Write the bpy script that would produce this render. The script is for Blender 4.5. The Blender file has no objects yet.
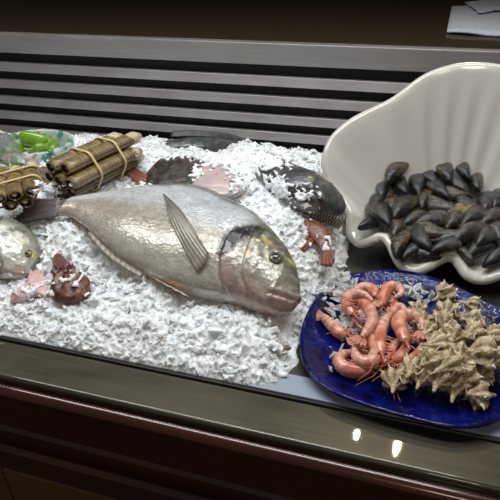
import bpy, math, random
import numpy as np
from mathutils import Vector, Matrix, noise
from mathutils.bvhtree import BVHTree

R = random.Random(7)
scene = bpy.context.scene
COL = scene.collection

# ---------------------------------------------------------------- camera model
FPX = 500.0
PITCH = math.atan2(282, FPX)
YAW = math.radians(15.672)
H = 0.36
CP, SP, CY, SY = math.cos(PITCH), math.sin(PITCH), math.cos(YAW), math.sin(YAW)

def ray(px, py):
    x, y, z = px - 250, 250 - py, FPX
    a, b, c = x, z * CP + y * SP, y * CP - z * SP
    return Vector((a * CY - b * SY, a * SY + b * CY, c))

EYE = Vector((0, 0, H))

def at(px, py, z=0.0):
    r = ray(px, py)
    return EYE + r * ((z - H) / r.z)

def atY(px, py, Y):
    r = ray(px, py)
    return EYE + r * (Y / r.y)

def on_plane(px, py, p0, n):
    r = ray(px, py)
    return EYE + r * ((p0 - EYE).dot(n) / r.dot(n))

cam_d = bpy.data.cameras.new('camera')
cam_d.sensor_width = 36
cam_d.lens = 36 * FPX / 500
cam_d.clip_start = 0.01
cam = bpy.data.objects.new('camera', cam_d)
COL.objects.link(cam)
cam.location = EYE
cam.rotation_euler = (math.pi / 2 - PITCH, 0, YAW)
scene.camera = cam

# ---------------------------------------------------------------- mesh helper
class MB:
    def __init__(s):
        s.v, s.f, s.c = [], [], []

    def add(s, verts, faces, cols=None):
        o = len(s.v)
        s.v += [Vector(p) for p in verts]
        s.f += [[i + o for i in f] for f in faces]
        s.c += list(cols) if cols is not None else [None] * len(verts)

    def grid(s, rows, close_u=False, close_v=False, cols=None):
        """rows: list of equal length point lists"""
        n, m = len(rows), len(rows[0])
        fs = []
        for i in range(n if close_v else n - 1):
            for j in range(m if close_u else m - 1):
                i2, j2 = (i + 1) % n, (j + 1) % m
                fs.append([i * m + j, i * m + j2, i2 * m + j2, i2 * m + j])
        s.add([p for r in rows for p in r], fs, None if cols is None else [c for r in cols for c in r])

    def tube(s, path, rad, n=8, caps=True, flat=1.0, up=None, col=None):
        path = [Vector(p) for p in path]
        k = len(path)
        if not hasattr(rad, '__len__'):
            rad = [rad] * k
        rows = []
        ref = Vector(up) if up is not None else Vector((0.13, 0.21, 1)).normalized()
        for i in range(k):
            t = (path[min(i + 1, k - 1)] - path[max(i - 1, 0)])
            t = t.normalized() if t.length > 1e-9 else Vector((1, 0, 0))
            b = t.cross(ref)
            if b.length < 1e-4:
                b = t.orthogonal()
            b.normalize()
            c = b.cross(t).normalized()
            rows.append([path[i] + (b * math.cos(2 * math.pi * j / n) + c * (flat * math.sin(2 * math.pi * j / n))) * rad[i] for j in range(n)])
        cols = None
        if col is not None:
            cols = [[(col[i] if isinstance(col, list) else col)] * n for i in range(k)]
        o = len(s.v)
        s.grid(rows, close_u=True, cols=cols)
        if caps:
            s.f.append([o + j for j in range(n)][::-1])
            s.f.append([o + (k - 1) * n + j for j in range(n)])

    def ball(s, c, r, nu=12, nv=8, M=None, col=None):
        """ellipsoid; r = radius or 3 radii"""
        if not hasattr(r, '__len__'):
            r = (r, r, r)
        rows = []
        for i in range(nv + 1):
            th = math.pi * (i + 0.001) / (nv + 0.002)
            row = []
            for j in range(nu):
                ph = 2 * math.pi * j / nu
                p = Vector((r[0] * math.sin(th) * math.cos(ph), r[1] * math.sin(th) * math.sin(ph), r[2] * math.cos(th)))
                if M is not None:
                    p = M @ p
                row.append(p + Vector(c))
            rows.append(row)
        s.grid(rows, close_u=True, cols=None if col is None else [[col] * nu for _ in rows])

    def box(s, a, b):
        (x0, y0, z0), (x1, y1, z1) = a, b
        s.add([(x0, y0, z0), (x1, y0, z0), (x1, y1, z0), (x0, y1, z0), (x0, y0, z1), (x1, y0, z1), (x1, y1, z1), (x0, y1, z1)],
              [[0, 3, 2, 1], [4, 5, 6, 7], [0, 1, 5, 4], [1, 2, 6, 5], [2, 3, 7, 6], [3, 0, 4, 7]])

    def sheet(s, rows, thick, cols=None):
        """closed thin solid from a grid of points"""
        n, m = len(rows), len(rows[0])
        nor = []
        for i in range(n):
            rr = []
            for j in range(m):
                du = rows[i][min(j + 1, m - 1)] - rows[i][max(j - 1, 0)]
                dv = rows[min(i + 1, n - 1)][j] - rows[max(i - 1, 0)][j]
                q = du.cross(dv)
                rr.append(q.normalized() if q.length > 1e-12 else Vector((0, 0, 1)))
            nor.append(rr)
        top = [rows[i][j] + nor[i][j] * thick / 2 for i in range(n) for j in range(m)]
        bot = [rows[i][j] - nor[i][j] * thick / 2 for i in range(n) for j in range(m)]
        N = n * m
        fs = []
        for i in range(n - 1):
            for j in range(m - 1):
                a, b, c, d = i * m + j, i * m + j + 1, (i + 1) * m + j + 1, (i + 1) * m + j
                fs += [[a, b, c, d], [d + N, c + N, b + N, a + N]]
        rim = [j for j in range(m)] + [i * m + m - 1 for i in range(1, n)] + [(n - 1) * m + j for j in range(m - 2, -1, -1)] + [i * m for i in range(n - 2, 0, -1)]
        for a, b in zip(rim, rim[1:] + rim[:1]):
            fs.append([b, a, a + N, b + N])
        cc = None
        if cols is not None:
            flat = [c for r in cols for c in r]
            cc = flat + flat
        s.add(top + bot, fs, cc)

    def build(s, name, mat, parent=None, world=True, smooth=True, autosmooth=None):
        me = bpy.data.meshes.new(name)
        vs = s.v
        if parent is not None and world:
            inv = parent['_M'].inverted() if False else MATS[parent.name].inverted()
            vs = [inv @ p for p in vs]
        me.from_pydata([tuple(p) for p in vs], [], s.f)
        if any(c is not None for c in s.c):
            ca = me.color_attributes.new('pigment', 'FLOAT_COLOR', 'POINT')
            buf = []
            for c in s.c:
                c = c or (0.5, 0.5, 0.5)
                buf += [c[0], c[1], c[2], 1.0]
            ca.data.foreach_set('color', buf)
        me.update()
        if smooth:
            me.polygons.foreach_set('use_smooth', [True] * len(me.polygons))
        me.materials.append(mat)
        o = bpy.data.objects.new(name, me)
        COL.objects.link(o)
        if parent is not None:
            o.parent = parent
            MATS[o.name] = MATS[parent.name].copy()
        else:
            MATS[o.name] = Matrix.Identity(4)
        return o

MATS = {}

def tag(o, label=None, cat=None, group=None, kind=None):
    if label: o['label'] = label
    if cat: o['category'] = cat
    if group: o['group'] = group
    if kind: o['kind'] = kind
    return o

def thing(name, label, cat, M=None, group=None):
    o = bpy.data.objects.new(name, None)
    o.empty_display_size = 0.02
    COL.objects.link(o)
    M = M.copy() if M is not None else Matrix.Identity(4)
    o.matrix_world = M
    MATS[o.name] = M
    return tag(o, label, cat, group)

def bev(o, w, seg=2):
    m = o.modifiers.new('bevel', 'BEVEL')
    m.width = w; m.segments = seg; m.limit_method = 'ANGLE'; m.angle_limit = math.radians(35)
    return o

def sub(o, n=1):
    m = o.modifiers.new('sub', 'SUBSURF')
    m.levels = n; m.render_levels = n
    return o

def copy_tree(o, M=None):
    c = o.copy(); COL.objects.link(c)
    if M is not None:
        c.matrix_world = M
        MATS[c.name] = M.copy()
    for ch in list(o.children):
        k = ch.copy(); COL.objects.link(k); k.parent = c
        for g in list(ch.children):
            q = g.copy(); COL.objects.link(q); q.parent = k
    return c

def frame(o, x, y, z=None):
    """matrix with columns x, y, z at o"""
    x = Vector(x).normalized(); y = Vector(y)
    z = x.cross(y).normalized(); y = z.cross(x).normalized()
    m = Matrix.Identity(4)
    for i, a in enumerate((x, y, z)):
        m[0][i], m[1][i], m[2][i] = a
    m[0][3], m[1][3], m[2][3] = o
    return m

def smooth_path(pts, n):
    """Catmull-Rom through pts, n samples"""
    pts = [Vector(p) for p in pts]
    k = len(pts) - 1
    P = [pts[0] * 2 - pts[1]] + pts + [pts[-1] * 2 - pts[-2]]
    out = []
    for i in range(n):
        t = i / (n - 1) * k
        j = min(int(t), k - 1); u = t - j
        a, b, c, d = P[j], P[j + 1], P[j + 2], P[j + 3]
        out.append(0.5 * ((2 * b) + (c - a) * u + (2 * a - 5 * b + 4 * c - d) * u * u + (3 * b - a - 3 * c + d) * u ** 3))
    return out

def smooth_loop(pts, n):
    pts = [Vector(p) for p in pts]
    k = len(pts); out = []
    for i in range(n):
        t = i / n * k
        j = int(t); u = t - j
        a, b, c, d = pts[(j - 1) % k], pts[j % k], pts[(j + 1) % k], pts[(j + 2) % k]
        out.append(0.5 * ((2 * b) + (c - a) * u + (2 * a - 5 * b + 4 * c - d) * u * u + (3 * b - a - 3 * c + d) * u ** 3))
    return out

def lerp(a, b, t): return a + (b - a) * t
def mixc(a, b, t):
    t = max(0, min(1, t)); return tuple(a[i] + (b[i] - a[i]) * t for i in range(3))
def sstep(a, b, x):
    t = max(0, min(1, (x - a) / (b - a))); return t * t * (3 - 2 * t)
def interp(x, xs, ys): return float(np.interp(x, xs, ys))

# ---------------------------------------------------------------- materials
def srgb(r, g, b):
    f = lambda c: ((c / 255 + 0.055) / 1.055) ** 2.4 if c > 10 else c / 255 / 12.92
    return (f(r), f(g), f(b), 1)

class Mat:
    def __init__(s, name, base=(0.5, 0.5, 0.5, 1), rough=0.5, metal=0.0, **kw):
        s.m = bpy.data.materials.new(name); s.m.use_nodes = True
        s.nt = s.m.node_tree; s.n = s.nt.nodes; s.l = s.nt.links
        s.b = s.n['Principled BSDF']
        s.set('Base Color', base); s.set('Roughness', rough); s.set('Metallic', metal)
        for k, v in kw.items(): s.set(k.replace('_', ' '), v)
        s.tc = None
    def set(s, k, v): s.b.inputs[k].default_value = v
    def node(s, t, **kw):
        q = s.n.new(t)
        for k, v in kw.items(): setattr(q, k, v)
        return q
    def link(s, a, b): s.l.new(a, b)
    def coord(s, scale=(1, 1, 1), rot=(0, 0, 0)):
        tc = s.node('ShaderNodeTexCoord'); mp = s.node('ShaderNodeMapping')
        mp.inputs['Scale'].default_value = scale; mp.inputs['Rotation'].default_value = rot
        s.link(tc.outputs['Object'], mp.inputs['Vector']); return mp.outputs['Vector']
    def noise(s, vec, scale, detail=4, rough=0.6):
        q = s.node('ShaderNodeTexNoise'); q.inputs['Scale'].default_value = scale
        q.inputs['Detail'].default_value = detail; q.inputs['Roughness'].default_value = rough
        s.link(vec, q.inputs['Vector']); return q.outputs['Fac']
    def voro(s, vec, scale, feature='F1', out='Distance'):
        q = s.node('ShaderNodeTexVoronoi', feature=feature); q.inputs['Scale'].default_value = scale
        s.link(vec, q.inputs['Vector']); return q.outputs[out]
    def ramp(s, fac, stops):
        q = s.node('ShaderNodeValToRGB'); e = q.color_ramp.elements
        while len(e) < len(stops): e.new(0.5)
        for k, (p, c) in zip(e, stops):
            k.position = p; k.color = c if len(c) == 4 else (*c, 1)
        s.link(fac, q.inputs['Fac']); return q.outputs['Color']
    def mix(s, a, b, fac, mode='MIX'):
        q = s.node('ShaderNodeMix', data_type='RGBA', blend_type=mode)
        ins = [i for i in q.inputs if i.type == 'RGBA']
        if isinstance(fac, (int, float)): q.inputs[0].default_value = fac
        else: s.link(fac, q.inputs[0])
        for v, i in ((a, ins[0]), (b, ins[1])):
            if isinstance(v, (tuple, list)): i.default_value = v
            else: s.link(v, i)
        return [o for o in q.outputs if o.type == 'RGBA'][0]
    def math(s, op, a, b=0.0):
        q = s.node('ShaderNodeMath', operation=op)
        for v, i in ((a, q.inputs[0]), (b, q.inputs[1])):
            if isinstance(v, (int, float)): i.default_value = v
            else: s.link(v, i)
        return q.outputs[0]
    def base(s, c): s.link(c, s.b.inputs['Base Color'])
    def bump(s, h, strength=0.3, dist=0.002):
        q = s.node('ShaderNodeBump'); q.inputs['Strength'].default_value = strength; q.inputs['Distance'].default_value = dist
        s.link(h, q.inputs['Height'])
        prev = s.b.inputs['Normal'].links
        if prev: s.link(prev[0].from_socket, q.inputs['Normal'])
        s.link(q.outputs['Normal'], s.b.inputs['Normal'])
    def attr(s, name='pigment'):
        q = s.node('ShaderNodeAttribute', attribute_name=name); return q.outputs['Color']
    def rnd(s):
        return s.node('ShaderNodeObjectInfo').outputs['Random']

def m_steel(name, base, rough=0.35, streak=(2, 60, 60), amt=0.35, metal=1.0):
    M = Mat(name, base, rough, metal)
    v = M.coord(streak)
    f = M.noise(v, 6, 5)
    M.base(M.mix(base, tuple(c * (1 - amt) for c in base[:3]) + (1,), f))
    M.bump(f, 0.08, 0.001)
    r = M.ramp(M.noise(M.coord((3, 8, 8)), 3, 3), [(0.3, (rough * 0.75,) * 3), (0.7, (rough * 1.3,) * 3)])
    M.link(r, M.b.inputs['Roughness'])
    return M.m

M_LEDGE = m_steel('brushed_steel', srgb(86, 82, 66), 0.38, (1, 60, 60), .55, metal=.7)
_nt = M_LEDGE.node_tree; _b = _nt.nodes['Principled BSDF']
_b.inputs['Coat Weight'].default_value = .7; _b.inputs['Coat Roughness'].default_value = .03
M_SLAT = m_steel('slat_metal', srgb(176, 172, 172), 0.42, metal=0.55)
M_BED = m_steel('bed_steel', srgb(96, 94, 88), 0.4, (20, 20, 20))
M_LIP = Mat('white_lip', srgb(150, 160, 176), 0.35).m  # white plastic; blue light from the plate put into its colour
M_GASKET = Mat('black_rubber', srgb(14, 13, 12), 0.4).m
M_DARK = Mat('dark_mesh', srgb(16, 15, 12), 0.6)
_v = M_DARK.coord((1, 1, 1))
_w = M_DARK.node('ShaderNodeTexWave', wave_type='BANDS', bands_direction='X'); _w.inputs['Scale'].default_value = 40
M_DARK.link(_v, _w.inputs['Vector'])
M_DARK.base(M_DARK.ramp(_w.outputs['Fac'], [(0.3, srgb(9, 8, 6)), (0.8, srgb(34, 31, 25))]))
M_DARK = M_DARK.m

def m_wood(name, dark, light, rough=0.22, sc=(1.2, 14, 14), coat=0.5):
    M = Mat(name, dark, rough)
    M.set('Coat Weight', coat); M.set('Coat Roughness', 0.06)
    f = M.noise(M.coord(sc), 5, 8, 0.65)
    M.base(M.ramp(f, [(0.3, dark), (0.7, light)]))
    M.bump(f, 0.04, 0.001)
    return M.m
M_MAHOG = m_wood('mahogany', srgb(42, 17, 8), srgb(70, 29, 12))
M_PANEL = m_wood('front_panel_wood', srgb(78, 54, 26), srgb(112, 78, 40), 0.45)
M_BACKTOP = m_wood('dark_laminate', srgb(40, 30, 18), srgb(66, 52, 34), 0.35, (8, 40, 8), 0.2)
M_WALL = Mat('dark_wall', srgb(48, 38, 26), 0.7).m
M_FLOOR = Mat('dark_floor', srgb(60, 50, 40), 0.6).m

def m_ice(name, rough=0.25, trans=0.25, sss=0.35, base=(0.86, 0.91, 0.95, 1)):
    M = Mat(name, base, rough)
    M.set('Transmission Weight', trans); M.set('IOR', 1.31)
    M.set('Subsurface Weight', sss); M.set('Subsurface Radius', (0.004, 0.0045, 0.005)); M.set('Subsurface Scale', 0.6)
    M.bump(M.noise(M.coord(), 260, 4), 0.5, 0.002)
    return M.m
M_ICE = m_ice('crushed_ice', 0.3, 0.0, 0.6, (0.86, 0.885, 0.90, 1))
M_FLAKE = m_ice('ice_flake', 0.2, 0.12, 0.5, (0.88, 0.91, 0.93, 1))
M_ICECUBE = m_ice('clear_ice', 0.12, 0.5, 0.4, (0.93, 0.95, 0.97, 1))

def m_fish(name, rough=0.28, metal=0.12, scale=1.0, spec=0.6, contrast=0.35, bump=0.35, scale_n=230):
    M = Mat(name, rough=rough, metal=metal)
    M.set('Specular IOR Level', spec)
    M.set('Coat Weight', 0.25); M.set('Coat Roughness', 0.1)
    a = M.attr()
    vec = M.coord((0.75, 1.15, 1.0))
    d = M.voro(vec, scale_n)
    dk = M.ramp(d, [(0.15, (1, 1, 1)), (0.85, (1 - contrast,) * 3)])
    n = M.ramp(M.noise(M.coord(), 55, 5), [(0.3, (0.8, 0.8, 0.8)), (0.7, (1.12, 1.12, 1.12))])
    M.base(M.mix(M.mix(a, dk, 1.0, 'MULTIPLY'), n, 1.0, 'MULTIPLY'))
    M.bump(d, bump, 0.0012)
    M.bump(M.noise(M.coord(), 90, 4), 0.12, 0.0015)
    r = M.ramp(M.noise(M.coord((1, 3, 1)), 45, 3), [(0.3, (rough * 0.7,) * 3), (0.7, (rough * 1.4,) * 3)])
    M.link(r, M.b.inputs['Roughness'])
    return M.m
M_BREAM = m_fish('bream_skin', 0.27, 0.22, contrast=0.22, bump=0.22, scale_n=270)
M_HAKE = m_fish('hake_skin', 0.3, 0.15, contrast=0.5, scale_n=170)
M_BROWNFISH = m_fish('brown_fish_skin', 0.35, 0.1, contrast=0.7, bump=0.8, scale_n=120)
M_REDFISH = m_fish('red_fish_skin', 0.35, 0.0, contrast=0.5, bump=0.7, scale_n=320)

def m_pig(name, rough=0.35, metal=0.0, nsc=60, amt=0.3, bump=0.3, sss=0.0, coat=0.0):
    M = Mat(name, rough=rough, metal=metal)
    a = M.attr()
    f = M.noise(M.coord(), nsc, 6)
    M.base(M.mix(a, M.ramp(f, [(0.3, (1 - amt,) * 3), (0.7, (1 + amt * 0.5,) * 3)]), 1.0, 'MULTIPLY'))
    M.bump(f, bump, 0.002)
    if sss:
        M.set('Subsurface Weight', sss); M.set('Subsurface Radius', (0.01, 0.005, 0.003)); M.set('Subsurface Scale', 0.5)
    if coat:
        M.set('Coat Weight', coat); M.set('Coat Roughness', 0.08)
    return M.m
M_FIN = m_pig('fin_membrane', 0.35, 0.15, 90)
M_LUMP = m_pig('rough_red_skin', 0.45, 0, 130, 0.6, 1.0, coat=0.2)
M_FLESH = m_pig('pale_flesh', 0.3, 0, 45, 0.15, 0.3, 0.3, 0.3)
M_SHRIMP = m_pig('shrimp_shell', 0.25, 0, 160, 0.3, 0.3, 0.25, 0.5)
M_MUREX = m_pig('murex_shell', 0.42, 0, 13, 0.6, 0.7, coat=.25)
M_EYE = Mat('eye_iris', srgb(128, 122, 98), 0.2, 0.5).m
M_PUPIL = Mat('eye_pupil', srgb(10, 12, 16), 0.05, Coat_Weight=1.0).m
M_TEETH = Mat('teeth', srgb(205, 200, 185), 0.3).m

# ---------------------------------------------------------------- the setting
MZ = []
fl = MB(); fl.box((-3.5, -2.5, -1.02), (3.5, 3.4, -1.0)); tag(fl.build('floor', M_FLOOR, smooth=False), kind='structure')
wl = MB(); wl.box((-3.5, 3.2, -1.0), (3.5, 3.3, 1.6)); tag(wl.build('wall_back', M_WALL, smooth=False), kind='structure')

X0, X1 = -2.6, 1.6
counter = thing('display_counter', 'dark mahogany fish counter with steel ledge along its front', 'counter', Matrix.Translation((0, 0.6, -1.0)))
# steel ledge: top sheet with rolled front edge
def extrude(profile, name, mat, parent, x0=X0, x1=X1, smooth=True, closed=True):
    mb = MB()
    n = len(profile)
    mb.add([(x0, y, z) for y, z in profile] + [(x1, y, z) for y, z in profile],
           [[i, (i + 1) % n, n + (i + 1) % n, n + i] for i in range(n)] + [list(range(n))[::-1], list(range(n, 2 * n))])
    o = mb.build(name, mat, parent, smooth=False)
    return o
def arc(cy, cz, r, a0, a1, n=6):
    return [(cy + r * math.cos(math.radians(lerp(a0, a1, i / n))), cz + r * math.sin(math.radians(lerp(a0, a1, i / n)))) for i in range(n + 1)]
ledge = extrude([(0.346, -0.02), (0.346, -0.001)] + arc(0.301, -0.0055, 0.0045, 90, 180) + [(0.2965, -0.02)], 'steel_ledge', M_LEDGE, counter)
gas = extrude([(0.3478, -0.01)] + [(0.3438, 0.0)] + arc(0.3458, 0.0006, 0.0014, 160, 20) + [(0.3485, 0.0)], 'rubber_gasket', M_GASKET, counter)
# mahogany nosing, fascia, moulding, lower panel
nose = extrude([(0.34, -0.021), (0.297, -0.010)] + arc(0.294, -0.018, 0.0085, 70, 300, 10) + [(0.30, -0.033), (0.34, -0.033)], 'nosing', M_MAHOG, counter)
fasc = extrude([(0.36, -0.03), (0.3, -0.03), (0.300, -0.082), (0.296, -0.086), (0.2955, -0.094), (0.300, -0.098), (0.300, -0.2), (0.36, -0.2)], 'fascia', M_MAHOG, counter)
mold = extrude([(0.31, -0.104)] + arc(0.294, -0.112, 0.0075, 90, 270, 8) + [(0.298, -0.124), (0.300, -0.128), (0.31, -0.128)], 'moulding', M_MAHOG, counter)
pan = MB()
xs = [X0 + 0.42 * i for i in range(11)]
off = at(4, 486, -0.19).x - xs[5]
for i in range(10):
    pan.box((xs[i] + off + 0.001, 0.2985, -1.0), (min(xs[i + 1] + off, X1 + .4) - 0.001, 0.36, -0.163))
pan = pan.build('lower_panel', M_PANEL, counter, smooth=False)
for o in (ledge, gas, nose, fasc, mold, pan): bev(o, 0.0015 if o is not gas else 0.0006, 2)
for o in (ledge, nose, gas, mold): o.data.polygons.foreach_set('use_smooth', [True] * len(o.data.polygons)); o.modifiers.new('wn', 'WEIGHTED_NORMAL')
bd = MB(); bd.box((X0, 0.347, -0.03), (X1, 1.06, 0.0)); bd.build('bed', M_BED, counter, smooth=False)
lp = MB(); lp.box((X0, 0.349, -0.004), (X1, 0.376, 0.0025)); bev(lp.build('white_lip', M_LIP, counter, smooth=False), 0.001)
cab = MB(); cab.box((X0, 0.37, -1.0), (X1, 1.06, -0.03)); cab.build('carcass', M_GASKET, counter, smooth=False)

# grille
GY = 1.02
gr = thing('ventilation_grille', 'steel slatted ventilation grille along the back of the fish counter', 'grille', Matrix.Translation((0, GY, 0.0)))
mb = MB(); mb.box((X0, GY + 0.022, 0.0005), (X1, GY + 0.03, 0.228)); mb.build('mesh_backing', M_DARK, gr, smooth=False)
mb = MB(); mb.box((X0, GY - 0.004, 0.192), (X1, GY + 0.03, 0.2325)); bev(mb.build('top_rail', M_SLAT, gr, smooth=False), 0.002, 3)
for zt, zb in ((0.170, 0.151), (0.131, 0.113), (0.0925, 0.0755), (0.0565, 0.039), (0.019, 0.0015)):
    mb = MB()
    # slat leaning back at the top
    mb.add([(x, y, z) for x in (X0, X1) for y, z in ((GY - 0.004, zb), (GY + 0.004, zb), (GY + 0.014, zt), (GY + 0.002, zt))],
           [[3, 2, 1, 0], [4, 5, 6, 7], [0, 1, 5, 4], [1, 2, 6, 5], [2, 3, 7, 6], [3, 0, 4, 7]])
    bev(mb.build('slat', M_SLAT, gr, smooth=False), 0.0012, 2)
# back shelf
bs = MB(); bs.box((X0, 1.052, 0.19), (X1, 3.19, 0.2335))
bs.box((X0, 1.06, -1.0), (X1, 3.19, 0.19))
tag(bs.build('back_worktop', M_BACKTOP, smooth=False), 'dark brown worktop running behind the steel grille', 'worktop')
# napkin
MN = Mat('napkin_paper', srgb(178, 184, 200), 0.8)
_d = MN.voro(MN.coord(), 210); MN.bump(_d, 0.6, 0.0015)
MN.base(MN.ramp(_d, [(0.1, srgb(160, 166, 186)), (0.6, srgb(196, 202, 216))]))
MN = MN.m
nap = thing('paper_napkin', 'folded pale blue-grey embossed paper napkin on the back worktop', 'napkin', Matrix.Translation(at(470, 25, 0.234)))
ZN = 0.2345
def quad_sheet(c, z0, wav, thick, n=14):
    a, b, d, e = [at(*q, ZN) for q in c]
    rows = []
    for i in range(n):
        row = []
        for j in range(n):
            u, v = j / (n - 1), i / (n - 1)
            p = a.lerp(b, u).lerp(d.lerp(e, u), v)
            p.z = z0 + wav * (0.5 + noise.noise(p * 14))
            row.append(p)
        rows.append(row)
    m = MB(); m.sheet(rows, thick); return m
quad_sheet([(446.5, 33.5), (540, 40), (451.5, 8), (540, 4)], ZN + 0.003, 0.004, 0.004).build('napkin_layer', MN, nap)
quad_sheet([(478, 17), (540, 10), (464, 6), (540, -4)], ZN + 0.0095, 0.006, 0.003).build('napkin_fold', MN, nap)

# ---------------------------------------------------------------- ice bed
YS = [0.349, 0.36, 0.40, 0.45, 0.52, 0.60, 0.70, 0.80, 0.90, 1.0]
ZS = [0.002, 0.012, 0.026, 0.037, 0.055, 0.075, 0.088, 0.075, 0.048, 0.024]
PB = at(300, 385), at(300, 345), at(340, 262), at(352, 235), at(345, 190), at(345, 160)
def xb(Y):     # right edge of the ice
    return interp(Y, [0.345, 0.41, 0.50, 0.58, 0.64, 0.72, 0.80, 1.0], [-0.03, -0.045, -0.045, -0.025, -0.03, -0.02, 0.0, 0.06])
BUMPS = []
def bump_px(px, py, h, r, z=0.07): BUMPS.append((at(px, py, z), h, r))
for a in [(268, 168, .022, .07), (244, 164, .012, .03), (286, 198, .010, .03), (305, 160, .010, .05), (155, 145, .014, .035), (140, 175, .012, .03), (110, 185, .008, .02)]: bump_px(*a)
for a in [(60, 235, .008, .03, .06), (72, 232, .010, .03, .06), (44, 222, .015, .034, .06)]: bump_px(*a)
def ice_base(X, Y):
    z = interp(Y, YS, ZS)
    e = sstep(-0.02, 0.09, xb(Y) - X)
    le = sstep(-0.80, -0.60, X + 0.6 * max(0, 0.75 - Y) * 0) if Y > 0.6 else 1.0
    le = lerp(1.0, le, sstep(0.6, 0.75, Y))
    z = z * e * lerp(0.45, 1, le) - 0.012 * (1 - e)
    for c, h, r in BUMPS:
        d2 = ((X - c.x) ** 2 + (Y - c.y) ** 2) / (r * r)
        if d2 < 6: z += h * math.exp(-d2) * e
    return z
def ice_z(X, Y):
    p = Vector((X, Y, 0))
    s = sstep(0.345, 0.37, Y)
    return ice_base(X, Y) + s * (0.007 * noise.noise(p * 22) + 0.0045 * noise.noise(p * 55 + Vector((3, 1, 0))) + 0.003 * noise.noise(p * 130))
def on_ice(px, py, off=0.0):
    z = 0.05
    for _ in range(30):
        p = at(px, py, z)
        z = lerp(z, ice_base(p.x, p.y) + off, 0.5)
    return at(px, py, z)

nx, ny = 300, 150
ice = MB(); rows = []
for j in range(ny + 1):
    Y = lerp(0.349, 1.0, j / ny); row = []
    for i in range(nx + 1):
        X = lerp(-1.02, 0.08, i / nx)
        row.append(Vector((X, Y, max(ice_z(X, Y), -.004))))
    rows.append(row)
ice.grid(rows)
_N = (nx + 1) * (ny + 1)
ice.add([(p.x, p.y, -.008) for r_ in rows for p in r_], [])
_f = []
for j in range(ny):
    for i in range(nx):
        a_ = _N + j * (nx + 1) + i; _f.append([a_, a_ + nx + 1, a_ + nx + 2, a_ + 1])
_rim = [i for i in range(nx + 1)] + [j * (nx + 1) + nx for j in range(1, ny + 1)] + [ny * (nx + 1) + i for i in range(nx - 1, -1, -1)] + [j * (nx + 1) for j in range(ny - 1, 0, -1)]
for a_, b_ in zip(_rim, _rim[1:] + _rim[:1]): _f.append([b_, a_, a_ + _N, b_ + _N])
ice.f += _f
FISH_BVH = []      # trees of the things lying on the ice, so flakes do not end up inside them

def keep(o_mb):
    FISH_BVH.append(BVHTree.FromPolygons([tuple(p) for p in o_mb.v], o_mb.f))

# ---------------------------------------------------------------- fish
def make_fish(M, top, bot, thick, colour, disp=None, nu=130, nv=56, ulim=None, lens=0.85):
    """closed body in local frame: x to the snout, y to the back, z thickness (towards the viewer)"""
    tu = [p[0] for p in top]; tv = [p[1] for p in top]
    bu = [p[0] for p in bot]; bv = [p[1] for p in bot]
    u0 = max(min(tu), min(bu)); u1 = max(max(tu), max(bu))
    mb = MB(); rows = []; cols = []
    for i in range(nu + 1):
        t = i / nu
        q = lerp(t, 1 - (1 - t) ** 2, 0.45)
        u = lerp(u0, u1, q)
        vt = interp(u, tu, tv); vb = interp(u, bu, bv)
        if vt < vb: vt = vb = (vt + vb) / 2
        vc, a = (vt + vb) / 2, max((vt - vb) / 2, 0.0008)
        w = thick(q)
        endc = math.sqrt(max(0.0, 1 - max(0, (q - 0.9) / 0.1) ** 2.2)) if q > 0.9 else 1
        w = max(w * (0.25 + 0.75 * endc), 0.0006)
        row = []; cr = []
        for j in range(nv):
            ph = 2 * math.pi * j / nv
            cv, sv = math.cos(ph), math.sin(ph)
            v = vc + a * cv
            z = w * math.copysign(abs(sv) ** lens, sv)
            if disp and sv > 0: z += disp(u, v) * min(1, sv * 2.5)
            row.append(M @ Vector((u, v, z)))
            s = (cv + 1) / 2
            cr.append(colour(u, v, q, s))
        rows.append(row); cols.append(cr)
    mb.grid(rows, close_u=True, cols=cols)
    n = nv
    mb.f.append(list(range(n))[::-1]); mb.f.append([nu * n + j for j in range(n)])
    return mb

def fin(mb, A, B, nA=18, nB=8, thick=0.0014, rib=0.0007, ribs=9, c0=(0.2, 0.2, 0.2), c1=(0.2, 0.2, 0.2)):
    """ribbed fin between root polyline A and outer polyline B"""
    A = smooth_path(A, nA); B = smooth_path(B, nA)
    nrm = (A[-1] - A[0]).cross(B[len(B) // 2] - A[len(A) // 2]).normalized()
    rows = []; cols = []
    for i in range(nB):
        t = i / (nB - 1); row = []; cr = []
        for j in range(nA):
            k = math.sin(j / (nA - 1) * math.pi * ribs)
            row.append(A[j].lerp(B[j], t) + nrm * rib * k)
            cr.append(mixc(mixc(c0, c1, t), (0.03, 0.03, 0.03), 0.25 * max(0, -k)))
        rows.append(row); cols.append(cr)
    mb.sheet(rows, thick, cols)

def eye(parent, M, u, v, z, r):
    c = M @ Vector((u, v, z))
    e = MB(); e.ball(c, (r, r, r * 0.45), 20, 12, M=M.to_3x3().to_4x4()); eo = e.build('eye', M_EYE, parent)
    p = MB(); p.ball(M @ Vector((u + 0.0003, v, z + r * 0.18)), (r * 0.64, r * 0.64, r * 0.36), 16, 10, M=M.to_3x3().to_4x4()); p.build('pupil', M_PUPIL, eo)

def plane_frame(p_a, p_b, p0, n):
    """local frame on plane: x from image point a to b"""
    a = on_plane(*p_a, p0, n); b = on_plane(*p_b, p0, n)
    x = (b - a).normalized(); y = n.cross(x)
    return frame(a, x, y)

def dedup(pts):
    pts = sorted(pts); out = []
    for p in pts:
        if not out or p[0] > out[-1][0] + 1e-5: out.append(p)
    return out

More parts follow.
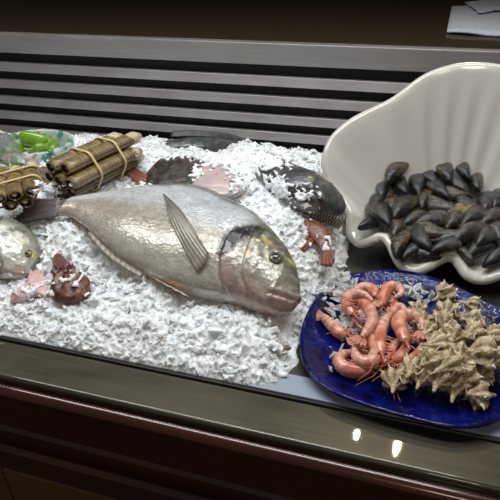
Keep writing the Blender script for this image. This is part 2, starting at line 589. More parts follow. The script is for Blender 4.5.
# --- the big bream
k = 0.36
n_b = Vector((0.05, -k, 1)).normalized()
p0_b = at(300, 300, 0.045)
MBR = plane_frame((64, 206), (300, 296), p0_b, n_b)
IBR = MBR.inverted()
def loc(px, py): return IBR @ on_plane(px, py, p0_b, n_b)
UP = [(58, 198.5), (66, 198), (77, 197), (96, 193.5), (130, 188), (158, 184), (186, 184), (204, 187), (222, 194), (242, 203.5), (259, 213), (276, 230), (290, 248), (298, 267), (301, 283), (301, 297)]
DN = [(57, 215), (66, 215), (72, 218), (85, 229), (96, 244), (116, 262), (141, 277), (166, 290), (189, 298), (214, 303), (236, 308), (256, 313), (278, 315), (292, 311), (299, 304), (301, 298)]
top = dedup([(p.x, p.y) for p in (loc(*q) for q in UP)])
bot = dedup([(p.x, p.y) for p in (loc(*q) for q in DN)])
L_b = loc(301, 298).x
# shrink the back a little: the thick body itself widens the silhouette
top = [(u, v - 0.0065 * sstep(0, 0.3, u / L_b) * sstep(1.02, 0.8, u / L_b) - 0.002) for u, v in top]
bot = [(u, v + 0.007 * sstep(0, 0.3, u / L_b) * sstep(1.02, 0.8, u / L_b)) for u, v in bot]
def thick_b(q):
    return interp(q, [0, 0.06, 0.15, 0.3, 0.5, 0.65, 0.8, 0.92, 1.0], [0.008, 0.010, 0.014, 0.023, 0.031, 0.034, 0.033, 0.024, 0.010])
_pre = make_fish(MBR, top, bot, thick_b, lambda *a: (0, 0, 0), None, nu=90, nv=50)
_PB = BVHTree.FromPolygons([tuple(p) for p in _pre.v], _pre.f)
def loc(px, py):
    h = _PB.ray_cast(EYE, ray(px, py).normalized())[0]
    return IBR @ (h if h is not None else on_plane(px, py, p0_b, n_b))
gill = sorted([(loc(*q).y, loc(*q).x) for q in [(236, 226), (226, 238), (220, 256), (220, 276), (226, 292), (236, 304), (250, 312)]])
preop = sorted([(loc(*q).y, loc(*q).x) for q in [(252, 236), (245, 254), (241, 272), (246, 288), (258, 300)]])
gv, gu = zip(*gill); pv, pu = zip(*preop)
mline = sorted([(loc(*q).x, loc(*q).y) for q in [(268, 293), (280, 296), (292, 300), (304, 302)]])
mu, mv = zip(*mline)
blotch = [(loc(*q), r) for q, r in [((228, 245), .013), ((236, 237), .018), ((247, 231), .015), ((222, 253), .008), ((257, 229), .010)]]
yel = [(loc(267, 242), .008, .0035), (loc(292, 263), .008, .0042)]
ora = loc(247, 254)
lateral = [(loc(*q).x, loc(*q).y) for q in [(64, 204), (100, 202), (150, 198), (200, 205), (235, 225)]]
lu, lv = zip(*sorted(lateral))
def disp_b(u, v):
    d = 0.0
    e = u - interp(v, gv, gu)
    if gv[0] < v < gv[-1]:
        f = sstep(0, 0.010, v - gv[0]) * sstep(0, 0.012, gv[-1] - v)
        d += f * 0.0032 * (sstep(-0.0006, 0.0012, e) * (1 - sstep(0.0, 0.06, e) * 0.8) - 0.5 * math.exp(-((e + 0.0015) / 0.0018) ** 2))
    e2 = u - interp(v, pv, pu)
    if pv[0] < v < pv[-1]:
        d += 0.0016 * (sstep(-0.0005, 0.001, e2) * (1 - sstep(0.0, 0.03, e2)) - 0.6 * math.exp(-((e2 + 0.001) / 0.0014) ** 2))
    if u > mu[0] - 0.004:
        m = v - interp(u, mu, mv); f = sstep(mu[0] - 0.004, mu[0] + 0.004, u)
        d += f * (-0.0016 * math.exp(-(m / 0.0013) ** 2) + 0.002 * math.exp(-((abs(m) - 0.0045) / 0.003) ** 2))
    if u > L_b * 0.62:
        d += 0.0006 * noise.noise(Vector((u * 130, v * 130, 0))) + 0.0006 * noise.noise(Vector((u * 320, v * 320, 4)))
    return d
def col_b(u, v, q, s):
    n = noise.noise(Vector((u * 40, v * 55, 1.7))); n2 = noise.noise(Vector((u * 160, v * 160, 5)))
    back = (0.13, 0.13, 0.10); flank = (0.64, 0.67, 0.70); mid = (0.43, 0.39, 0.31); belly = (0.58, 0.55, 0.47)
    c = mixc(belly, mid, sstep(0.0, 0.30, s + 0.05 * n))
    c = mixc(c, flank, sstep(0.42, 0.66, s + 0.05 * n))  # silver flank, lifted bluish so the colour carries the lamp's sheen
    c = mixc(c, back, sstep(0.84, 0.98, s + 0.05 * n))
    # faint lengthwise scale rows
    r = math.sin(v * 2 * math.pi / 0.0075 + 0.6 * n)
    c = mixc(c, (0.36, 0.27, 0.20), 0.16 * max(0, r) * sstep(0.62, 0.3, q) * sstep(0.95, 0.7, s))
    c = mixc(c, (0.42, 0.24, 0.20), 0.35 * sstep(0.30, 0.02, q) * sstep(0.75, 0.2, s))
    hd = sstep(-0.004, 0.006, u - interp(v, gv, gu)) if v > gv[0] else 0
    if v > gv[-1]: hd = sstep(gu[-1], gu[-1] + 0.03, u)
    hc = mixc((0.36, 0.34, 0.26), (0.15, 0.15, 0.105), sstep(0.5, 0.95, s + 0.12 * n))
    hc = mixc(hc, (0.56, 0.55, 0.50), 0.6 * max(0, n2 * 1.6)); hc = mixc(hc, (0.15, 0.15, 0.12), 0.55 * max(0, -n2 * 1.4 - .1))
    hc = mixc(hc, (0.52, 0.38, 0.33), sstep(0.35, 0.05, s) * 0.7)
    c = mixc(c, hc, hd)
    for b, ru, rv in yel:
        d = math.hypot((u - b.x) / ru, (v - b.y) / rv)
        c = mixc(c, (0.75, 0.60, 0.10), 0.85 * sstep(1.2, 0.5, d))
    d = math.hypot((u - ora.x) / 0.006, (v - ora.y) / 0.005); c = mixc(c, (0.70, 0.42, 0.14), 0.7 * sstep(1.2, 0.3, d))
    e = u - interp(v, gv, gu)
    if gv[0] < v < gv[-1]:
        c = mixc(c, (0.24, 0.15, 0.12), 0.5 * math.exp(-((e + 0.0012) / 0.0022) ** 2))
        c = mixc(c, (0.50, 0.32, 0.30), 0.35 * math.exp(-((e - 0.007) / 0.007) ** 2))
    if u > mu[0] - 0.002:
        m = v - interp(u, mu, mv)
        c = mixc(c, (0.52, 0.36, 0.32), 0.6 * math.exp(-((m + 0.001) / 0.007) ** 2))
        c = mixc(c, (0.16, 0.08, 0.07), 0.6 * math.exp(-(m / 0.0012) ** 2))
    for b, rr in blotch:
        d = math.hypot(u - b.x, v - b.y) / rr
        c = mixc(c, (0.014, 0.016, 0.018), 0.93 * sstep(1.15, 0.45, d + 0.45 * n2 + 0.2 * n))
    return c
bream = thing('sea_bream', 'large silver sea bream lying across the crushed ice, yellow spot by its eye', 'fish', frame(MBR @ Vector((L_b / 2, 0, -0.02)), MBR.to_3x3() @ Vector((1, 0, 0)), MBR.to_3x3() @ Vector((0, 1, 0))))
bm_ = make_fish(MBR, top, bot, thick_b, col_b, disp_b, nu=200, nv=110)
keep(bm_)
bm_.build('body', M_BREAM, bream)
BR_BVH = BVHTree.FromPolygons([tuple(p) for p in bm_.v], bm_.f)
def on_bream(px, py, off=0.001):
    h = BR_BVH.ray_cast(EYE, ray(px, py).normalized())
    p = h[0] if h[0] is not None else on_plane(px, py, p0_b, n_b)
    nn = n_b
    return p + nn * off
ep = IBR @ on_bream(275.5, 258)
eye(bream, MBR, ep.x, ep.y, ep.z - 0.0005, 0.0082)
# tail fin
tl = MB()
rootA = [on_plane(60, 198, p0_b, n_b), on_plane(59, 206, p0_b, n_b), on_plane(58, 215, p0_b, n_b)]
tz = Vector((0, 0, -0.006))
outB = [on_plane(27, 195, p0_b, n_b) + tz, on_plane(22, 201, p0_b, n_b) + tz, on_plane(22, 208, p0_b, n_b) + tz, on_plane(14, 214, p0_b, n_b) + tz, on_plane(10, 219, p0_b, n_b) + tz]
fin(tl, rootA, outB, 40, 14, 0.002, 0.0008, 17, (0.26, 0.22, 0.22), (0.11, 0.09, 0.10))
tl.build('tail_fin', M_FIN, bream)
# pectoral fin
pf = MB()
A = [on_bream(209, 256, .004), on_bream(206, 265, .004), on_bream(198, 274, .003)]
Bp = [on_bream(164, 196, .003), on_bream(164.5, 198, .003), on_bream(166, 200, .003)]
Aa = smooth_path(A, 22); Bb = smooth_path(Bp, 22)
mid1 = smooth_path([on_bream(196, 236, .007), on_bream(188, 240, .006), on_bream(182, 246, .003)], 22)
mid2 = smooth_path([on_bream(180, 212, .006), on_bream(175, 215, .006), on_bream(171, 222, .004)], 22)
rows = []; cols = []
for t in range(16):
    row = []; cr = []
    for j in range(22):
        p = smooth_path([Aa[j], mid1[j], mid2[j], Bb[j]], 16)[t]
        kk = math.sin(j / 21 * math.pi * 11)
        row.append(p + n_b * 0.0003 * kk)
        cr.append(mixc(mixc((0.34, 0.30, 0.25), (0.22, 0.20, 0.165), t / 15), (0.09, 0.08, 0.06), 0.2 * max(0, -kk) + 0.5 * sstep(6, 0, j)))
    rows.append(row); cols.append(cr)
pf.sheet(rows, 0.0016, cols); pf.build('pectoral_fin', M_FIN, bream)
# pelvic fin
pv_ = MB()
fin(pv_, [on_bream(152, 278, .002), on_bream(168, 286, .002), on_bream(190, 297, .001)], [on_bream(150, 277, .004), on_bream(168, 289.5, .008), on_bream(187, 300, .008)], 24, 6, 0.0014, 0.0004, 9, (0.62, 0.36, 0.30), (0.60, 0.46, 0.40))
pv_.build('pelvic_fin', M_FIN, bream)
# anal fin (low ridge) and dorsal fin, both folded
for nm, pts, hgt, cc in (('dorsal_fin', [(140, 187.5), (165, 185), (190, 185.5), (212, 191.5), (235, 202)], 0.0008, (0.20, 0.20, 0.17)), ('anal_fin', [(88, 234), (104, 252), (122, 266), (140, 277)], 0.0008, (0.34, 0.30, 0.235))):
    f_ = MB(); a_ = [on_plane(*q, p0_b, n_b) if nm == 'dorsal_fin' else on_bream(*q, .0) for q in pts]
    sg = 1 if nm == 'dorsal_fin' else -1
    ydir = MBR.to_3x3() @ Vector((0, 1, 0)) * sg
    fin(f_, [p - ydir * 0.006 for p in a_], [p + ydir * hgt * (0.4 if i in (0, len(a_) - 1) else 1) + n_b * 0.001 for i, p in enumerate(a_)], 44, 5, 0.0018, 0.0007, 21, cc, cc)
    f_.build(nm, M_FIN, bream)

# --- small bream at the left edge, head only in view
n_s = Vector((0.25, -0.35, 1)).normalized()
p0_s = on_ice(20, 255, 0.014)
MSB = plane_frame((-150, 205), (27, 272), p0_s, n_s); ISB = MSB.inverted()
def loc2(px, py): return ISB @ on_plane(px, py, p0_s, n_s)
UP2 = [(-150, 196), (-100, 190), (-60, 200), (-25, 213), (0, 220), (14, 222), (27, 228), (36, 236), (41, 247), (40, 258), (34, 268), (28, 274)]
DN2 = [(-150, 214), (-105, 250), (-60, 268), (-25, 275), (0, 277), (12, 278), (21, 278), (27, 275)]
top2 = dedup([(p.x, p.y) for p in (loc2(*q) for q in UP2)]); bot2 = dedup([(p.x, p.y) for p in (loc2(*q) for q in DN2)])
L2 = max(top2[-1][0], bot2[-1][0])
g2 = sorted([(loc2(*q).y, loc2(*q).x) for q in [(8, 222), (3, 238), (0, 255), (6, 272)]]); g2v, g2u = zip(*g2)
bl2 = loc2(17, 241); y2 = loc2(34, 258); o2 = loc2(21, 274)
b2s = [(loc2(9, 246), .005), (loc2(15, 241), .005), (loc2(21, 239), .005), (loc2(27, 240), .004)]
def col_s(u, v, q, s):
    n = noise.noise(Vector((u * 60, v * 60, 9)))
    c = mixc((0.62, 0.60, 0.54), (0.56, 0.55, 0.47), sstep(0.2, 0.5, s)); c = mixc(c, (0.24, 0.24, 0.19), sstep(0.72, 0.98, s + 0.06 * n))
    for b, rr in b2s: c = mixc(c, (0.05, 0.05, 0.045), 0.7 * sstep(1.2, 0.4, math.hypot(u - b.x, v - b.y) / rr + 0.3 * n))
    c = mixc(c, (0.72, 0.62, 0.15), 0.6 * sstep(1.3, 0.3, math.hypot(u - y2.x, v - y2.y) / 0.006))
    c = mixc(c, (0.62, 0.40, 0.26), 0.6 * sstep(1.3, 0.3, math.hypot(u - o2.x, v - o2.y) / 0.006))
    e = u - interp(v, g2v, g2u); c = mixc(c, (0.20, 0.16, 0.13), 0.6 * math.exp(-((e + .001) / .0018) ** 2))
    return c
def disp_s(u, v):
    e = u - interp(v, g2v, g2u)
    return 0.002 * (sstep(-.0006, .0012, e) * (1 - sstep(0, .05, e) * .8) - .5 * math.exp(-((e + .0015) / .0015) ** 2)) + (0.001 * noise.noise(Vector((u * 150, v * 150, 2))) if u > L2 * .75 else 0)
sbream = thing('sea_bream', 'silvery bream head at the left edge, yellow tint beside its eye', 'fish', frame(MSB @ Vector((L2 * .8, 0, -.02)), MSB.to_3x3() @ Vector((1, 0, 0)), MSB.to_3x3() @ Vector((0, 1, 0))))
sb = make_fish(MSB, top2, bot2, lambda q: interp(q, [0, .2, .5, .75, .9, 1], [.004, .012, .022, .025, .019, .008]), col_s, disp_s, nu=150, nv=70)
keep(sb); sb.build('body', M_BREAM, sbream)
sbt = BVHTree.FromPolygons([tuple(p) for p in sb.v], sb.f)
h = sbt.ray_cast(EYE, ray(27.5, 253).normalized())[0]
e2 = ISB @ (h if h else on_plane(27.5, 253, p0_s, n_s)); eye(sbream, MSB, e2.x, e2.y, e2.z - .0005, .0056)
f_ = MB(); a0 = MSB @ Vector((top2[0][0], top2[0][1], 0)); a1 = MSB @ Vector((top2[0][0], bot2[0][1], 0)); xd = MSB.to_3x3() @ Vector((-1, 0, 0)); yd = MSB.to_3x3() @ Vector((0, 1, 0))
fin(f_, [a0, (a0 + a1) / 2, a1], [a0 + xd * .05 + yd * .02, (a0 + a1) / 2 + xd * .03, a1 + xd * .05 - yd * .02], 24, 6, .0016, .0005, 11, (.2, .2, .18), (.12, .11, .1)); f_.build('tail_fin', M_FIN, sbream)

# --- long dark hake along the back, head by the shell
hp = [(140, 152, .066), (165, 148, .066), (195, 147, .067), (225, 150, .070), (252, 160, .076), (280, 178, .092), (305, 191, .092)]
pts = [at(x, y, z) for x, y, z in hp]
path = smooth_path(pts, 60)
hk = thing('hake', 'long dark grey fish with bared teeth, half buried in ice beside the white shell', 'fish', Matrix.Translation(pts[3] - Vector((0, 0, .02))))
mb = MB(); rows = []; cols = []
head_dir = (at(352, 216, .066) - pts[-1]); head_dir.normalize()
path = path + [pts[-1] + head_dir * (i * 0.004) for i in range(1, 16)]
NP = len(path)
for i, p in enumerate(path):
    q = i / (NP - 1)
    t = (path[min(i + 1, NP - 1)] - path[max(i - 1, 0)]).normalized()
    b = t.cross(Vector((0, 0, 1))).normalized(); c = b.cross(t)
    r = interp(q, [0, .1, .3, .5, .7, .82, .9, .96, 1], [.006, .016, .027, .030, .032, .034, .031, .024, .012])
    hh = interp(q, [0, .5, .8, .92, 1], [.7, .75, .85, .75, .6])
    row = []; cr = []
    for j in range(40):
        a = 2 * math.pi * j / 40
        cs, sn = math.cos(a), math.sin(a)
        zz = sn * hh
        if q > .86 and sn < 0: zz *= lerp(1, .35, sstep(.86, .93, q))   # roof of the mouth
        pp = p + b * (cs * r) + c * (zz * r)
        n = noise.noise(pp * 60)
        row.append(pp + c * 0.0015 * n * (q > .8))
        col = mixc((.30, .30, .29), (.075, .078, .083), sstep(-.45, .25, sn + .3 * n))
        col = mixc(col, (.24, .24, .235), .8 * max(0, noise.noise(pp * 110)) + .5 * max(0, noise.noise(pp * 45)))
        cr.append(col)
    rows.append(row); cols.append(cr)
mb.grid(rows, close_u=True, cols=cols); mb.f.append(list(range(40))[::-1]); mb.f.append([(NP - 1) * 40 + j for j in range(40)])
keep(mb); mb.build('body', M_HAKE, hk)
# lower jaw
sd = head_dir.cross(Vector((0, 0, 1))).normalized(); ud = sd.cross(head_dir)
def hpt(a, s_, u_): return pts[-1] + head_dir * a + sd * s_ + ud * u_
jw = MB(); rows = []; cols = []
for i in range(14):
    q = i / 13; a = lerp(0.0, .066, q); w = interp(q, [0, .5, .85, 1], [.030, .027, .017, .005])
    row = []; cr = []
    for j in range(20):
        an = 2 * math.pi * j / 20
        row.append(hpt(a, math.cos(an) * w, -.0185 + (.004 if math.sin(an) > 0 else .009) * math.sin(an))); cr.append((.42, .41, .39) if math.sin(an) < .3 else (.24, .16, .15))
    rows.append(row); cols.append(cr)
jw.grid(rows, close_u=True, cols=cols); jw.f.append(list(range(20))[::-1]); jw.f.append([13 * 20 + j for j in range(20)])
keep(jw); jw.build('lower_jaw', M_HAKE, hk)
th = MB()
for side in (-1, 1):
    for i in range(11):
        q = .35 + .6 * i / 10; a = lerp(0, .066, q); w = interp(q, [0, .5, .85, 1], [.030, .027, .017, .005]) * .93
        th.tube([hpt(a, side * w, -.016), hpt(a, side * w, -.0075)], [.0012, .0002], 5)
        th.tube([hpt(a + .002, side * w, -.003), hpt(a + .002, side * w, -.0105)], [.0012, .0002], 5)
th.build('teeth', M_TEETH, hk)
for s_ in (-1, 1):
    c = hpt(.026, s_ * .024, .0115)
    e = MB(); e.ball(c, (.0065, .0065, .0055), 16, 10); eo = e.build('eye', M_EYE, hk)
    e = MB(); e.ball(c + sd * s_ * .003 + Vector((0, -.001, .0018)), (.0042,) * 3, 12, 8); e.build('pupil', M_PUPIL, eo)
f_ = MB(); fin(f_, [path[0] + Vector((0, .004, 0)), path[0], path[0] - Vector((0, .004, 0))], [path[0] + Vector((-.045, .02, 0)), path[0] + Vector((-.035, 0, 0)), path[0] + Vector((-.045, -.02, 0))], 20, 6, .0015, .0005, 9, (.06, .06, .06), (.04, .04, .04)); f_.build('tail_fin', M_FIN, hk)
f_ = MB(); a_ = [p + Vector((0, 0, .02)) for p in path[12:40:5]]
fin(f_, a_, [p + Vector((0, .012, .008)) for p in a_], 30, 5, .0014, .0005, 15, (.05, .05, .05), (.10, .10, .10)); f_.build('dorsal_fin', M_FIN, hk)

# --- brown mottled fish with reddish tail behind the bream
n_r = Vector((0, -.3, 1)).normalized(); p0_r = at(178, 172, .088)
MRF = plane_frame((146, 180), (262, 205), p0_r, n_r); IRF = MRF.inverted()
def loc3(px, py): return IRF @ on_plane(px, py, p0_r, n_r)
t3 = dedup([(p.x, p.y) for p in (loc3(*q) for q in [(140, 173), (150, 165), (162, 159), (180, 157), (200, 162), (215, 170), (226, 180), (232, 190)])])
b3 = dedup([(p.x, p.y) for p in (loc3(*q) for q in [(140, 184), (155, 196), (175, 206), (200, 212), (222, 206), (232, 192)])])
def col_r(u, v, q, s):
    n = noise.noise(Vector((u * 70, v * 70, 3))); n2 = noise.noise(Vector((u * 190, v * 190, 8)))
    c = mixc((.10, .072, .055), (.035, .030, .027), sstep(-.2, .3, n)); c = mixc(c, (.26, .22, .19), .6 * max(0, n2)); return c
rf = thing('rockfish', 'mottled dark brown fish with a reddish tail wedged behind the large bream', 'fish', frame(MRF @ Vector((.05, 0, -.02)), MRF.to_3x3() @ Vector((1, 0, 0)), MRF.to_3x3() @ Vector((0, 1, 0))))
mb = make_fish(MRF, t3, b3, lambda q: interp(q, [0, .3, .7, 1], [.006, .020, .022, .006]), col_r, None, nu=70, nv=40); keep(mb); mb.build('body', M_BROWNFISH, rf)
f_ = MB(); q_ = lambda x, y, o=.004: on_plane(x, y, p0_r, n_r) + n_r * o
fin(f_, [q_(152, 179), q_(148, 184), q_(143, 190)], [q_(122, 165, .012), q_(123, 170, .012), q_(130, 180, .008)], 30, 12, .003, .001, 11, (.36, .12, .08), (.44, .18, .13)); f_.build('tail_fin', M_FIN, rf)

# --- pale pink fillet
def blob(name, label, cat, outline, zoff, thick, colf, mat, seed=0, rough=0.002, nsc=60, lobes=40):
    """rounded flattened lump from a closed outline of image points lying on the ice"""
    c0 = Vector((sum(p[0] for p in outline) / len(outline), sum(p[1] for p in outline) / len(outline), 0))
    base = on_ice(c0.x, c0.y, zoff)
    nn = Vector((0, -.25, 1)).normalized()
    loop = smooth_loop([on_plane(x, y, base, nn) for x, y in outline], lobes)
    cen = sum(loop, Vector()) / len(loop)
    m = MB(); rows = []; cols = []
    NV = 16
    for i in range(NV + 1):
        a = math.pi * (i + .02) / (NV + .04)
        k_, zz = math.sin(a) ** .7, math.cos(a)
        row = []; cr = []
        for p in loop:
            w = cen + (p - cen) * k_ + nn * (zz * thick)
            d = noise.noise(w * nsc + Vector((seed, 0, 0))) + .5 * noise.noise(w * nsc * 2.7)
            w = w + (nn * .7 + (p - cen).normalized() * .5) * d * rough
            row.append(w); cr.append(colf(w, i / NV))
        rows.append(row); cols.append(cr)
    m.grid(rows, close_u=True, cols=cols)
    keep(m)
    return m, cen, nn
m, cen, nn = blob('x', '', '', [(186, 186), (193, 172), (206, 164), (224, 164), (238, 173), (246, 186), (236, 196), (210, 198)], .013, .010,
    lambda w, t: mixc((.42, .36, .41), (.58, .44, .40), .5 + noise.noise(w * 40)), M_FLESH, 1, .0022, 40)
t = thing('fish_fillet', 'pale pinkish piece of fish under the ice behind the large bream', 'fish piece', Matrix.Translation(cen - nn * .014)); m.build('flesh', M_FLESH, t)

# --- rusty red fish tail by the shell
n_q = Vector((0, -.3, 1)).normalized(); p0_q = on_ice(318, 240, .012)
qq = lambda x, y, o=0.0: on_plane(x, y, p0_q, n_q) + n_q * o
rt = thing('red_fish', 'small rusty red spiny fish in the ice below the dark toothy head', 'fish', Matrix.Translation(qq(318, 240) - n_q * .012))
mb = MB(); cp = smooth_path([qq(300, 219, -.008), qq(306, 224), qq(314, 231, .003), qq(321, 239, .003), qq(325, 247, .001), qq(327, 253, 0)], 30)
rr = [interp(i / 29, [0, .2, .5, .8, 1], [.006, .012, .0135, .008, .0055]) for i in range(30)]
rows = []; cols = []
for i, p in enumerate(cp):
    tt = (cp[min(i + 1, 29)] - cp[max(0, i - 1)]).normalized(); b = tt.cross(n_q).normalized()
    row = []; cr = []
    for j in range(24):
        a = 2 * math.pi * j / 24
        w = p + (b * math.cos(a) + n_q * .6 * math.sin(a)) * rr[i]; d = noise.noise(w * 150)
        row.append(w + n_q * .0014 * d); cr.append(mixc((.20, .055, .035), (.34, .13, .08), .5 + 1.2 * d))
    rows.append(row); cols.append(cr)
mb.grid(rows, close_u=True, cols=cols); mb.f.append(list(range(24))[::-1]); mb.f.append([29 * 24 + j for j in range(24)])
keep(mb); mb.build('body', M_REDFISH, rt)
f_ = MB(); fin(f_, [qq(323, 253, .003), qq(327, 253, .003), qq(330, 251, .003)], [qq(321, 266, .003), qq(327, 268, .004), qq(333, 266, .004), qq(335, 252, .003)], 28, 8, .003, .001, 9, (.30, .09, .05), (.26, .08, .05)); f_.build('tail_fin', M_FIN, rt)
f_ = MB(); fin(f_, [qq(306, 237, .004), qq(310, 240, .004), qq(314, 243, .004)], [qq(296, 248, .004), qq(299, 252, .005), qq(304, 253, .004)], 20, 8, .003, .001, 5, (.30, .09, .06), (.22, .06, .04)); f_.build('pectoral_fin', M_FIN, rt)
f_ = MB()
for i in range(5, 24, 3):
    p = cp[i]; tt = (cp[i + 1] - cp[i - 1]).normalized(); b = tt.cross(n_q).normalized()
    f_.tube([p - b * rr[i] * .8, p - b * (rr[i] + .006) + tt * .003 + n_q * .003], [.0014, .0003], 6, col=(.26, .09, .06))
f_.build('dorsal_spines', M_FIN, rt)

# --- dark red rough lump and the pink flap next to it, lower left
m, cen, nn = blob('x', '', '', [(52, 262), (57, 256), (64, 259), (72, 268), (82, 274), (90, 284), (88, 296), (75, 302), (58, 302), (51, 294), (54, 282), (58, 270)], .006, .013,
    lambda w, t: mixc((.085, .022, .016), (.24, .085, .055), .5 + 1.1 * noise.noise(w * 110)), M_LUMP, 3, .0055, 120, 60)
t = thing('scorpionfish_head', 'rough dark red fish head poking out of the ice at lower left', 'fish', Matrix.Translation(cen - nn * .012)); m.build('head', M_LUMP, t)
f_ = MB()
for i in range(26):
    a = R.uniform(0, 6.28); p = cen + Vector((math.cos(a) * R.uniform(.004, .016), math.sin(a) * R.uniform(.004, .016), 0)) + nn * .010
    f_.tube([p, p + Vector((R.uniform(-.003, .003), R.uniform(-.003, .003), .006))], [.0016, .0003], 6, col=(.20, .06, .04))
f_.build('head_spines', M_LUMP, t)
m, cen, nn = blob('x', '', '', [(30, 276), (38, 270), (45, 276), (50, 290), (46, 298), (36, 296), (22, 300), (10, 302), (14, 292), (24, 286)], .005, .006,
    lambda w, t: mixc((.62, .34, .33), (.72, .55, .53), .5 + noise.noise(w * 60)), M_FLESH, 5, .003, 80, 50)
t = thing('pink_fish_fin', 'pink flap of fish flesh in the ice under the left bream head', 'fish piece', Matrix.Translation(cen - nn * .006)); m.build('flap', M_FLESH, t)
m, cen, nn = blob('x', '', '', [(248, 343), (256, 340), (266, 343), (282, 344), (292, 348), (282, 351), (262, 350), (250, 348)], .002, .006,
    lambda w, t: mixc((.28, .14, .12), (.50, .33, .28), .5 + noise.noise(w * 90)), M_FLESH, 6, .002, 90, 40)
t = thing('buried_fish_scrap', 'thin pinkish brown scrap of fish buried in ice below the big bream head', 'fish piece', Matrix.Translation(cen - nn * .006)); m.build('scrap', M_FLESH, t)
m, cen, nn = blob('x', '', '', [(33, 176), (42, 168), (54, 172), (66, 184), (70, 194), (58, 197), (44, 190)], .006, .010,
    lambda w, t: mixc((.06, .04, .025), (.26, .19, .12), .5 + noise.noise(Vector((w.x * 60, w.y * 200, w.z * 200)))), M_FLESH, 8, .002, 90, 40)
t = thing('brown_fish_piece', 'dark brown piece of fish between the two tied razor clam bundles', 'fish piece', Matrix.Translation(cen - nn * .01)); m.build('flesh', M_LUMP, t)

# ---------------------------------------------------------------- razor clams
MR = Mat('razor_clam_shell', rough=0.3); _a = MR.attr()
_w = MR.noise(MR.coord((220, 4, 4)), 1.0, 3); _w2 = MR.noise(MR.coord(), 40, 4)
MR.base(MR.mix(MR.mix(_a, MR.ramp(_w, [(0.35, (0.45, 0.42, 0.38)), (0.65, (1.15, 1.1, 1.0))]), 1.0, 'MULTIPLY'), MR.ramp(_w2, [(0.3, (0.75, 0.75, 0.75)), (0.7, (1.15, 1.15, 1.1))]), 1.0, 'MULTIPLY'))
MR.bump(_w, 0.2, 0.001); MR.set('Coat Weight', 0.3); MR = MR.m
M_BAND = Mat('rubber_band', srgb(214, 190, 140), 0.5).m
FOOT = m_pig('clam_flesh', 0.3, 0, 60, 0.2, 0.3, 0.3, 0.4)

def razor_clam(a, b, up, rad, label, group, hue, foot_len=0.0):
    L = (b - a).length
    M = frame(a, b - a, Vector(up).cross(b - a))
    o = thing('razor_clam', label, 'razor clam', M, group)
    for sgn in (1, -1):
        m = MB(); rows = []; cols = []
        N = 26
        for i in range(N + 1):
            q = i / N; x = q * L
            r = rad * interp(q, [0, .03, .1, .9, .97, 1], [.78, .92, 1, 1, .93, .80])
            bow = .003 * math.sin(q * math.pi)
            out, inn = [], []
            for j in range(13):
                t_ = math.pi * j / 12
                out.append((math.cos(t_), math.sin(t_)))
            ring = [(c * r, s_ * r * .78 + .0003) for c, s_ in out] + [(c * r * .86, s_ * r * .62 + .0003) for c, s_ in out[::-1]]
            row = []; cr = []
            for y, z in ring:
                row.append(M @ Vector((x, y + bow, sgn * z)))
                n = noise.noise(Vector((x * 90, y * 200, hue)))
                c = mixc((.20, .14, .05), (.36, .275, .12), .5 + n); c = mixc(c, (.42, .36, .26), sstep(.6, .95, abs(y) / rad) * .5)
                cr.append(mixc(c, (.10, .06, .03), .4 * max(0, math.sin(hue * 7))))
            rows.append(row); cols.append(cr)
        m.grid(rows, close_u=True, cols=cols)
        k_ = len(rows[0]); m.f.append(list(range(k_))[::1]); m.f.append([N * k_ + j for j in range(k_)])
        m.build('valve', MR, o)
    m = MB(); pth = []; rad_ = []
    for i in range(12):
        q = i / 11; x = lerp(L * .06 - .004, L * .97 + foot_len, q)
        pth.append(M @ Vector((x, .003 * math.sin(min(1, q) * math.pi) + .002 * math.sin(q * 9 + hue), .001 * math.sin(q * 7 + hue)))); rad_.append(rad * (.55 if q < .75 else .85) * (1.0 + (.15 * math.sin(q * 30) if q > .85 else 0)))
    rad_[0] *= .5; rad_[-1] *= .6
    m.tube(pth, rad_, 12, flat=.9, col=(.62, .52, .36)); m.build('foot', FOOT, o)
    mm = MB(); mm.tube([a, b], rad, 8); keep(mm)
    return o
def bundle(a, b, cells, rad, labels, group, foot, bands, bl, upv=(0, 0, 1), jitter=.004):
    ax = (b - a).normalized(); s1 = ax.cross(Vector(upv)).normalized(); s2 = s1.cross(ax)
    offs = [s1 * (x * rad * 1.98) + s2 * (y * rad * 1.5) for x, y in cells]
    for i, o_ in enumerate(offs):
        j = R.uniform(-1, 1) * jitter
        razor_clam(a + o_ + ax * j, b + o_ + ax * (j + R.uniform(-1, 1) * jitter), s2, rad, labels[i], group, R.uniform(0, 6), foot * R.uniform(.4, 1.1))
    for (q, tilt), lab in zip(bands, bl):
        loop = []
        for i in range(72):
            an = 2 * math.pi * i / 72; d = s1 * math.cos(an) + s2 * math.sin(an)
            best = max(offs, key=lambda o_: o_.dot(d))
            rr_ = rad * math.hypot(math.cos(an), .85 * math.sin(an))
            loop.append(a + ax * ((b - a).length * q + tilt * (best + d * rad).dot(s1)) + best + d * (rr_ + .0016))
        m = MB(); rows = []
        for i in range(72):
            p = loop[i]; t_ = (loop[(i + 1) % 72] - loop[i - 1]).normalized(); b1 = ax; b2 = t_.cross(b1).normalized()
            rows.append([p + b1 * .0019 * math.cos(2 * math.pi * k_ / 8) + b2 * .0012 * math.sin(2 * math.pi * k_ / 8) for k_ in range(8)])
        m.grid(rows, close_u=True, close_v=True)
        tag(m.build('rubber_band', M_BAND), lab, 'rubber band', 'rubber bands round the razor clams')
HEX = [(0, 0), (1, 0), (-1, 0), (.5, 1), (-.5, 1), (.5, -1), (-.5, -1)]
a = at(61, 180, .108); b = at(127, 149, .118)
